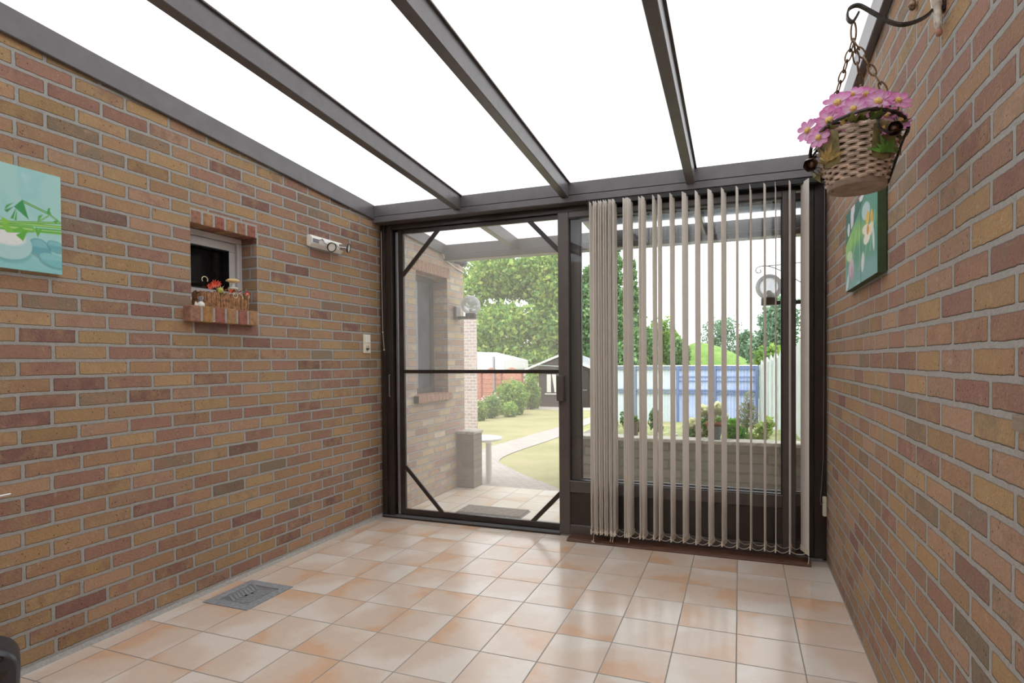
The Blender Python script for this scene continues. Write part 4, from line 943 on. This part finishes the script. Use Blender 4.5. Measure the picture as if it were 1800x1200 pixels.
poplar(-4.72, 24, 6.3, .76, 'tall slim poplar left of the gathered blind slats')
poplar(-4.81, 31, 9.4, 1.0, 'tallest slim poplar, rising behind the gathered blind slats')
poplar(-4.5, 35.5, 8.5, .93, 'slim poplar just right of the gathered blind slats')
def bushy(name, x, y, zt_, r_, label, cols, n_=12, size=.2, cat='tree'):
    z0 = gz(x, y); H = zt_-z0
    bl = [(x+random.uniform(-.55, .55)*r_, y+random.uniform(-.4, .4)*r_, z0+H*(.2+.62*random.random()), r_*.55, r_*.5, H*.22, 420) for _ in range(n_)]+[(x, y, z0+H*.8, r_*.45, r_*.4, H*.2, 400)]
    return tree(name, x, y, H*.7, bl, size, cols, label, .08, shell=.35, cat=cat)
bushy('leafy_tree', -1.78, 24, 2.83, .93, 'round green tree left of the mound, above the white fence panels', DG)
bushy('leafy_tree', -1.25, 29, 3.6, 1.0, 'taller airy green tree left of the mound', GR)
bushy('leafy_tree', -.42, 26.3, 2.3, .6, 'lowest green tree beside the left foot of the mound', DG)
bushy('leafy_tree', -2.47, 20.5, 2.03, .95, 'dark green bush below the slim poplars, above the fence', DG)
bushy('leafy_tree', 1.48, 48, 4.85, 2.0, 'green tree standing behind the top of the mound', BG)
bushy('conifer_tree', 3.0, 40, 3.4, .64, 'narrow blue-green tree beyond the right slope of the mound', BG)
bushy('leafy_tree', 4.3, 26, 4.4, 1.35, 'large grey-green tree above the right white fence', BG, 18)
bushy('leafy_tree', 3.9, 20, 1.75, .8, 'yellow-green bush just above the right white fence', GR)
# mound
t = NT('mound_grass'); n1 = t.noise(t.pos(), 3, 4); M['mound'] = t.done(t.bsdf(t.ramp(n1, [(.3, lin(104, 144, 66)), (.7, lin(140, 168, 90))]), .95, bump=t.noise(t.pos(), 16, 3), bstr=.6, bdist=.1))
m = MB(); NX, NY = 40, 16
for j_ in range(NY+1):
    for i in range(NX+1):
        x = -3.2+i*11.0/NX; y = 27.5+j_*7/NY; q = (x-.15)/(1.7 if x < .15 else 4.0); hz = 3.0*math.exp(-q*q*.85)*math.sin(PI*min(1, j_/NY*1.0+.0))**.7
        m.v.append((x, y, GZ(20)-.1+hz))
for j_ in range(NY):
    for i in range(NX): q = j_*(NX+1)+i; m.f.append((q, q+1, q+NX+2, q+NX+1))
S(m.build('hill', M['mound'], smooth=True), 'bright green grassy mound beyond the fence', 'hill')

# shrubs by the red fence
def shrub(name, x, y, zc, r_, rz, cols, label, n_=2600, size=.07, fl=None):
    z0 = GZ(y); t_ = thing(name, (x, y, z0), label, 'shrub')
    MB().tube([(x, y, z0-.05), (x+.03, y, zc)], [.03, .015], 6).build('stem', M['bark'], t_)
    k = max(3, n_//500)
    leaves('foliage', [(x+random.uniform(-.4, .4)*r_, y+random.uniform(-.4, .4)*r_, zc+random.uniform(-.45, .35)*rz, r_*.68, r_*.65, rz*.66, 500) for _ in range(k)]+[(x, y, zc, r_*.9, r_*.9, rz*.95, 700)], size, cols, t_, 1.6, .6)
    if fl: leaves('blossom', [(x, y, zc+rz*.25, r_*.95, r_*.95, rz*.85, fl[1])], .06, [fl[0]], t_, 1.1, .8)
    return t_
seeded(9)
shrub('clipped_shrub', -3.85, 12.0, .1, .56, .58, GR+[lin(150, 186, 90)], 'large rounded green shrub in front of the red concrete fence', 5200, .08)
shrub('flowering_shrub', -3.80, 10.35, -.06, .3, .34, DG+GR, 'mid-height shrub with small pink blossoms left of the large rounded shrub', 2200, .06, (lin(230, 200, 206), 60))
shrub('flowering_shrub', -3.72, 9.4, -.1, .26, .3, GR, 'leftmost shrub with white blossoms next to the end of the brick wall', 2000, .06, (lin(236, 226, 218), 40))
shrub('garden_shrub', -3.5, 10.98, -.2, .24, .26, YG, 'small yellow-green shrub at the foot of the large rounded shrub', 1600, .06)
shrub('garden_shrub', -4.4, 15.0, .15, .34, .75, GR, 'light green upright bush between the red fence and the shed', 2600, .08)

# red concrete fence with arched panel tops
M['redc'] = plain('red_concrete', lin(190, 136, 120), .9, var=.12, scale=14, bstr=.2); M['redp'] = plain('red_concrete_post', lin(150, 96, 86), .9, var=.1)
cfn = thing('concrete_fence', (-5.3, 14, GZ(14)), 'red concrete fence with arched panel tops beyond the shrubs', 'fence')
def rf(x0, x1, y):
    z0, zt2 = GZ(y)-.05, .72; poly = [(x0, z0), (x1, z0), (x1, zt2)]+[(x1+(x0-x1)*i/10, zt2+.24*math.sin(PI*i/10)) for i in range(1, 10)]+[(x0, zt2)]
    MB().prism(poly, 1, y-.02, y+.02).build('arched_panel', M['redc'], cfn)
    m = MB()
    for i in range(7): m.box(x0+.02, x1-.02, y-.028, y-.02, z0+.2+i*.15, z0+.21+i*.15)
    m.build('panel_groove', M['redp'], cfn)
xsf = [-7.2, -6.45, -5.80, -5.05, -4.30]
for a, b in zip(xsf[:-1], xsf[1:]): rf(a+.03, b-.03, 14.0)
for x in xsf: MB().box(x-.03, x+.03, 13.95, 14.05, GZ(14)-.1, .80).build('post', M['redp'], cfn, .008)

# shed
M['shedw'] = None
t = NT('dark_boarding'); sp = t.n('SeparateXYZ', i_Vector=t.pos()); zz = t.math('FRACT', t.math('DIVIDE', sp.outputs[2], .13)); gm_ = t.math('LESS_THAN', zz, .1)
M['shedw'] = t.done(t.bsdf(t.mix(gm_, lin(72, 62, 58), lin(40, 34, 32)), .7))
t = NT('slate_roof'); M['slate'] = t.done(t.bsdf(t.ramp(t.noise(t.pos(), 4), [(.3, lin(120, 124, 130)), (.7, lin(160, 164, 170))]), .7))
sh = thing('garden_shed', (-3.5, 17, GZ(16)), 'dark boarded garden shed with a white-edged gable roof', 'shed')
z0 = GZ(16)-.05
MB().prism([(-4.42, z0), (-2.45, z0), (-2.45, .88), (-3.51, 1.31), (-4.42, .95)], 1, 16.0, 18.6).build('walls', M['shedw'], sh)
for (xa, za, xb, zb2) in ((-4.86, .845, -3.51, 1.37), (-3.51, 1.37, -2.16, .845)):
    MB().prism([(xa, za), (xb, zb2), (xb, zb2+.03), (xa, za+.03)], 1, 15.72, 18.8).build('roof', M['slate'], sh)
    MB().prism([(xa, za-.03), (xb, zb2-.03), (xb, zb2+.045), (xa, za+.045)], 1, 15.68, 15.72).build('barge_board', M['white_paint'], sh)
for x in (-4.62,): MB().box(x-.05, x+.05, 15.75, 15.85, GZ(15.8)-.05, .92).build('porch_post', M['shedw'], sh)
wf = MB(); wf.box(-4.12, -3.70, 15.95, 16.0, -.02, .72); fo = wf.build('window', M['alu_d'], sh)
for s_ in (-1, 1):
    cxx = -3.91+s_*.1; MB().prism([(cxx-.08, .02), (cxx+.08, .02), (cxx+.08, .68), (cxx-.08, .68)] if s_ < 0 else [(cxx+.02, .02), (cxx+.08, .02), (cxx+.08, .68), (cxx-.08, .68)], 1, 15.94, 15.95).build('curtain', M['white_paint'], fo)
MB().box(-4.16, -3.66, 15.92, 16.0, -.06, -.02).build('window_sill', M['white_paint'], sh)
dd = MB().box(-3.1, -2.5, 15.95, 16.0, z0, .8).build('door', M['alu_d'], sh); MB().box(-2.72, -2.56, 15.93, 15.95, .1, .13).build('handle', M['silver'], dd)
S(MB().box(-4.75, -1.9, 14.9, 16.0, GZ(15)-.2, GZ(15)+.02).build('paving', M['cap']), 'pale paving strip in front of the dark shed', 'paving')
hsn = thing('neighbour_outbuilding', (-9, 20, GZ(20)), 'white gabled outbuilding behind the red concrete fence', 'building')
MB().box(-11.2, -7.54, 20, 23, GZ(20), .8).build('walls', M['white_paint'], hsn)
MB().prism([(-11.2, .8), (-7.5, .8), (-7.5, 1.22), (-9.2, 1.62), (-11.2, 1.2)], 1, 19.9, 23).build('roof', plain('white_roof', lin(240, 242, 246), .5, var=.02), hsn)
cl = thing('washing_line', (-4, 14, 1.0), 'thin pale washing line strung above the red concrete fence towards the shed', 'washing line')
MB().tube([(-5.3, 13.9, 1.30), (-4.13, 13.9, 1.06), (-2.6, 13.9, .98)], .008, 5).build('line', plain('line_green', lin(196, 222, 214), .5), cl)
m = MB()
for x in (-4.16, -4.08): m.box(x-.012, x+.012, 13.88, 13.9, .98, 1.1)
m.build('peg', M['white_paint'], cl)
MB().box(-5.33, -5.27, 13.87, 13.93, GZ(14), 1.34).build('post', M['silver'], cl); MB().box(-2.63, -2.57, 13.87, 13.93, GZ(14), 1.02).build('post', M['silver'], cl)
S(MB().box(-2.9, -2.355, 6.5, 6.54, GZ(7)-.2, 2.10).build('wall_garden', M['brick_s']), 'narrow pale brick wall beyond the end of the house wall', 'wall')

# blue and white corrugated fence
def corr(name, mat_c, x0, x1, y, z0, z1, par, amp=.012, pitch=.076):
    m = MB(); n_ = int((x1-x0)/pitch*6)
    for i in range(n_+1):
        x = x0+(x1-x0)*i/n_; yy = y+amp*math.sin(2*PI*(x-x0)/pitch); m.v += [(x, yy, z0), (x, yy, z1)]
    for i in range(n_): m.f.append((2*i, 2*i+2, 2*i+3, 2*i+1))
    return m.build(name, mat_c, par, smooth=True)
M['pw'] = plain('pale_corrugated', lin(196, 207, 214), .5, var=.03, scale=3); M['pb'] = plain('blue_corrugated', lin(176, 192, 226), .5, var=.06, scale=2); M['bp'] = plain('blue_steel', lin(96, 114, 156), .5, var=.06); M['gb'] = plain('grey_blue_steel', lin(110, 124, 146), .5, var=.06)
bf = thing('corrugated_fence', (1.2, 11, GZ(11)), 'pale blue corrugated fence across the garden, with steel posts and rails', 'fence')
zb2 = GZ(11)-.05
for (a, b, m_) in ((-1.05, .04, 'pw'), (.04, 1.11, 'pw'), (1.11, 2.03, 'pb'), (2.03, 3.03, 'pb')): corr('panel', M[m_], a, b, 11.0, zb2, 1.03, bf)
for x, m_ in ((-1.05, 'gb'), (.04, 'gb'), (1.13, 'bp'), (2.03, 'bp'), (3.01, 'bp')): MB().box(x-.035, x+.035, 10.93, 10.99, zb2, 1.03).build('post', M[m_], bf)
for (za, zb3) in ((.94, 1.0), (.40, .435), (.325, .355)):
    MB().box(-1.05, 1.11, 10.945, 10.985, za, zb3).build('rail', M['gb'], bf); MB().box(1.11, 3.03, 10.945, 10.985, za, zb3).build('rail', M['bp'], bf)
for za in (.75, .645): MB().box(1.11, 3.03, 10.96, 10.985, za, za+.018).build('rail', M['bp'], bf)
MB().box(-1.05, 3.03, 10.96, 11.04, 1.03, 1.05).build('capping', M['white_paint'], bf)
wf = thing('white_fence', (3.15, 7, GZ(7)), 'white board fence with peaked tops along the right side of the garden', 'fence')
yy = 11.0; k = 0
M['wfence'] = plain('white_boards', lin(186, 194, 192), .6, var=.05, scale=6)
while yy > 1.9:
    y1 = yy-1.15; n_ = 8
    for q in range(n_):
        a, b = yy-1.15*q/n_, yy-1.15*(q+1)/n_; zt3 = lambda y_, p: 1.06+.028*(11-y_)+.09*(1-abs(2*p-1)); xx = 3.09+.010*(11-yy)
        zA, zB = zt3(a, q/n_), zt3(b, (q+1)/n_)
        MB().prism([(a-.004, GZ(a)-.05), (b+.004, GZ(b)-.05), (b+.004, zB), (a-.004, zA)], 0, xx, xx+.02).build('board', M['wfence'], wf)
    MB().box(xx-.03, xx+.03, yy-.03, yy+.03, GZ(yy)-.1, 1.05+.028*(11-yy)).build('post', M['wfence'], wf)
    yy = y1

# planter plants and pots
def pot(x, y, z, rt2, rb2, h, mat, label, rim=True):
    p = thing('plant_pot', (x, y, z), label, 'pot')
    MB().lathe([(.001, 0), (rb2, 0), (rt2, h*.86), (rt2*1.08, h*.87), (rt2*1.08, h), (rt2*.95, h), (rt2*.9, h*.85), (.001, h*.85)], (x, y, z), 24).build('vessel', mat, p, smooth=35); return p
pot(2.41, 1.545, .488, .064, .044, .118, M['plant_pot'], 'grey plastic flower pot standing on the low planter wall')
pot(1.685, 1.60, .488, .034, .03, .13, M['stone_pot'], 'small brown stone pot on the left part of the low planter wall')
def plant(name, x, y, z, blobs, size, cols, label, aspect=1.7, shell=.2, extra=None):
    p = thing(name, (x, y, z), label, 'plant')
    m = MB()
    for b in blobs: m.tube([(x, y, z), ((x+b[0])/2, (y+b[1])/2, (z+b[2])/2+.01), (b[0], b[1], b[2])], .004, 5)
    m.build('stems', M['tin_green'], p); leaves('foliage', blobs, size, cols, p, aspect, shell)
    if extra: leaves('blossom', extra[0], extra[1], extra[2], p, 1.1, .5)
    return p
seeded(21)
plant('bedding_plant', 2.41, 1.545, .585, [(2.41+dx, 1.545, .622, .035, .05, .024, 120) for dx in (-.05, 0, .05)], .022, [lin(150, 90, 70), lin(176, 120, 88), lin(140, 130, 70), lin(196, 150, 110)], 'reddish bedding plant growing in the grey pot')
HY = [lin(250, 250, 216), lin(255, 255, 240), lin(242, 246, 196)]
plant('hydrangea', 2.33, 1.80, .42, [(2.28+random.uniform(-.14, .16), 1.8+random.uniform(-.1, .1), .54+random.uniform(-.05, .08), .07, .07, .05, 120) for _ in range(8)], .05, GR, 'pale yellow hydrangea behind the grey pot', extra=([(2.205, 1.70, .60, .06, .05, .055, 420), (2.30, 1.74, .72, .06, .05, .055, 420), (2.43, 1.76, .745, .055, .05, .06, 420), (2.36, 1.76, .68, .065, .05, .045, 360), (2.27, 1.69, .535, .05, .04, .045, 300), (2.49, 1.80, .67, .03, .04, .03, 120)], .03, HY))
plant('hosta_plant', 2.575, 1.70, .42, [(2.56, 1.68, .60, .05, .05, .06, 60), (2.59, 1.68, .53, .06, .04, .06, 70), (2.56, 1.67, .50, .04, .04, .04, 40)], .085, [lin(130, 190, 80), lin(156, 206, 92), lin(110, 170, 84)], 'broad-leaved bright green plant right of the grey pot', 1.4)
plant('grass_plant', 2.68, 1.85, .42, [(2.68, 1.85, .66, .10, .08, .16, 420), (2.70, 1.85, .80, .05, .05, .12, 120)], .05, [lin(164, 172, 124), lin(186, 188, 150), lin(146, 160, 110), lin(170, 162, 172)], 'tall wispy grey-green plant in the bed near the white fence', 4.)
plant('ground_cover', 2.80, 1.72, .42, [(2.72, 1.70, .50, .08, .05, .03, 90), (2.82, 1.72, .56, .07, .05, .08, 160), (2.86, 1.75, .62, .05, .05, .06, 90)], .05, [lin(180, 208, 104), lin(156, 190, 100), lin(214, 222, 170)], 'low yellow-green plant at the right end of the flower bed', 1.6)
plant('leafy_plant', 1.56, 2.2, .42, [(1.50, 2.2, .58, .08, .08, .10, 240), (1.60, 2.15, .52, .07, .06, .07, 160)], .05, DG, 'dark green plant left of the small brown stone pot', 1.7)
plant('leafy_plant', 1.80, 2.1, .42, [(1.80, 2.1, .60, .06, .06, .11, 260), (1.83, 2.1, .52, .05, .05, .07, 120)], .045, DG, 'upright dark green plant right of the small brown stone pot', 1.7)
plant('potted_green', 1.685, 1.6, .605, [(1.685, 1.6, .65, .03, .03, .03, 90)], .026, GR, 'small green plant growing in the brown stone pot', 1.7)
plant('white_bloom', 2.06, 1.70, .42, [(2.06, 1.7, .455, .05, .04, .02, 60)], .03, GR, 'tiny low plant with a white bloom near the middle of the planter wall', extra=([(2.05, 1.68, .495, .025, .02, .015, 60)], .02, [lin(246, 246, 240)]))
for o in bpy.data.objects:
    if 'x' in o.keys(): del o['x']

# ------------------------------------------------------------------ light, world, camera
wd = bpy.data.worlds.new('overcast'); SC.world = wd; wd.use_nodes = True; nt = wd.node_tree; nt.nodes.clear()
tc = nt.nodes.new('ShaderNodeTexCoord'); sx = nt.nodes.new('ShaderNodeSeparateXYZ'); nt.links.new(tc.outputs['Generated'], sx.inputs[0])
cr = nt.nodes.new('ShaderNodeValToRGB'); nt.links.new(sx.outputs[2], cr.inputs[0]); cr.color_ramp.elements[0].position = 0; cr.color_ramp.elements[0].color = (.96, .98, 1, 1); cr.color_ramp.elements[1].position = 1; cr.color_ramp.elements[1].color = (1, 1, 1, 1)
bg = nt.nodes.new('ShaderNodeBackground'); bg.inputs[1].default_value = 2.8; nt.links.new(cr.outputs[0], bg.inputs[0])
wo = nt.nodes.new('ShaderNodeOutputWorld'); nt.links.new(bg.outputs[0], wo.inputs[0])
sn = bpy.data.lights.new('veiled_sun', 'SUN'); sn.energy = 1.3; sn.angle = math.radians(40); sn.color = (1, .97, .92)
so_ = bpy.data.objects.new('veiled_sun', sn); COL.objects.link(so_); so_.rotation_euler = (math.radians(38), math.radians(12), 0)

cam = bpy.data.cameras.new('camera'); co = bpy.data.objects.new('camera', cam); COL.objects.link(co)
cam.sensor_width = 36; cam.sensor_fit = 'HORIZONTAL'; cam.lens = 988.153/1800*36; cam.shift_x = -(944.41-900)/1800; cam.shift_y = (647.459-600)/1800; cam.clip_start = .05; cam.clip_end = 300
r = ((0.9407758773274733, 0.3389515852562722, -0.007250620041280213), (-0.001840649733557186, -0.016279634798236083, -0.9998657837426953), (-0.33902412988942443, 0.9406629557621029, -0.014691596564790669))
mw = Matrix.Identity(4)
for i in range(3): mw[i][0] = r[0][i]; mw[i][1] = -r[1][i]; mw[i][2] = -r[2][i]
mw.translation = (2.62046, -3.70259, 1.2037)
co.matrix_world = mw
SC.camera = co
SC.view_settings.view_transform = 'Standard'; SC.view_settings.look = 'None'; SC.view_settings.exposure = 0.0; SC.view_settings.gamma = 1.0
try:
    SC.cycles.max_bounces = 12; SC.cycles.diffuse_bounces = 6; SC.cycles.transparent_max_bounces = 24; SC.cycles.transmission_bounces = 8; SC.cycles.use_denoising = True; SC.cycles.sample_clamp_indirect = 8
except Exception: pass
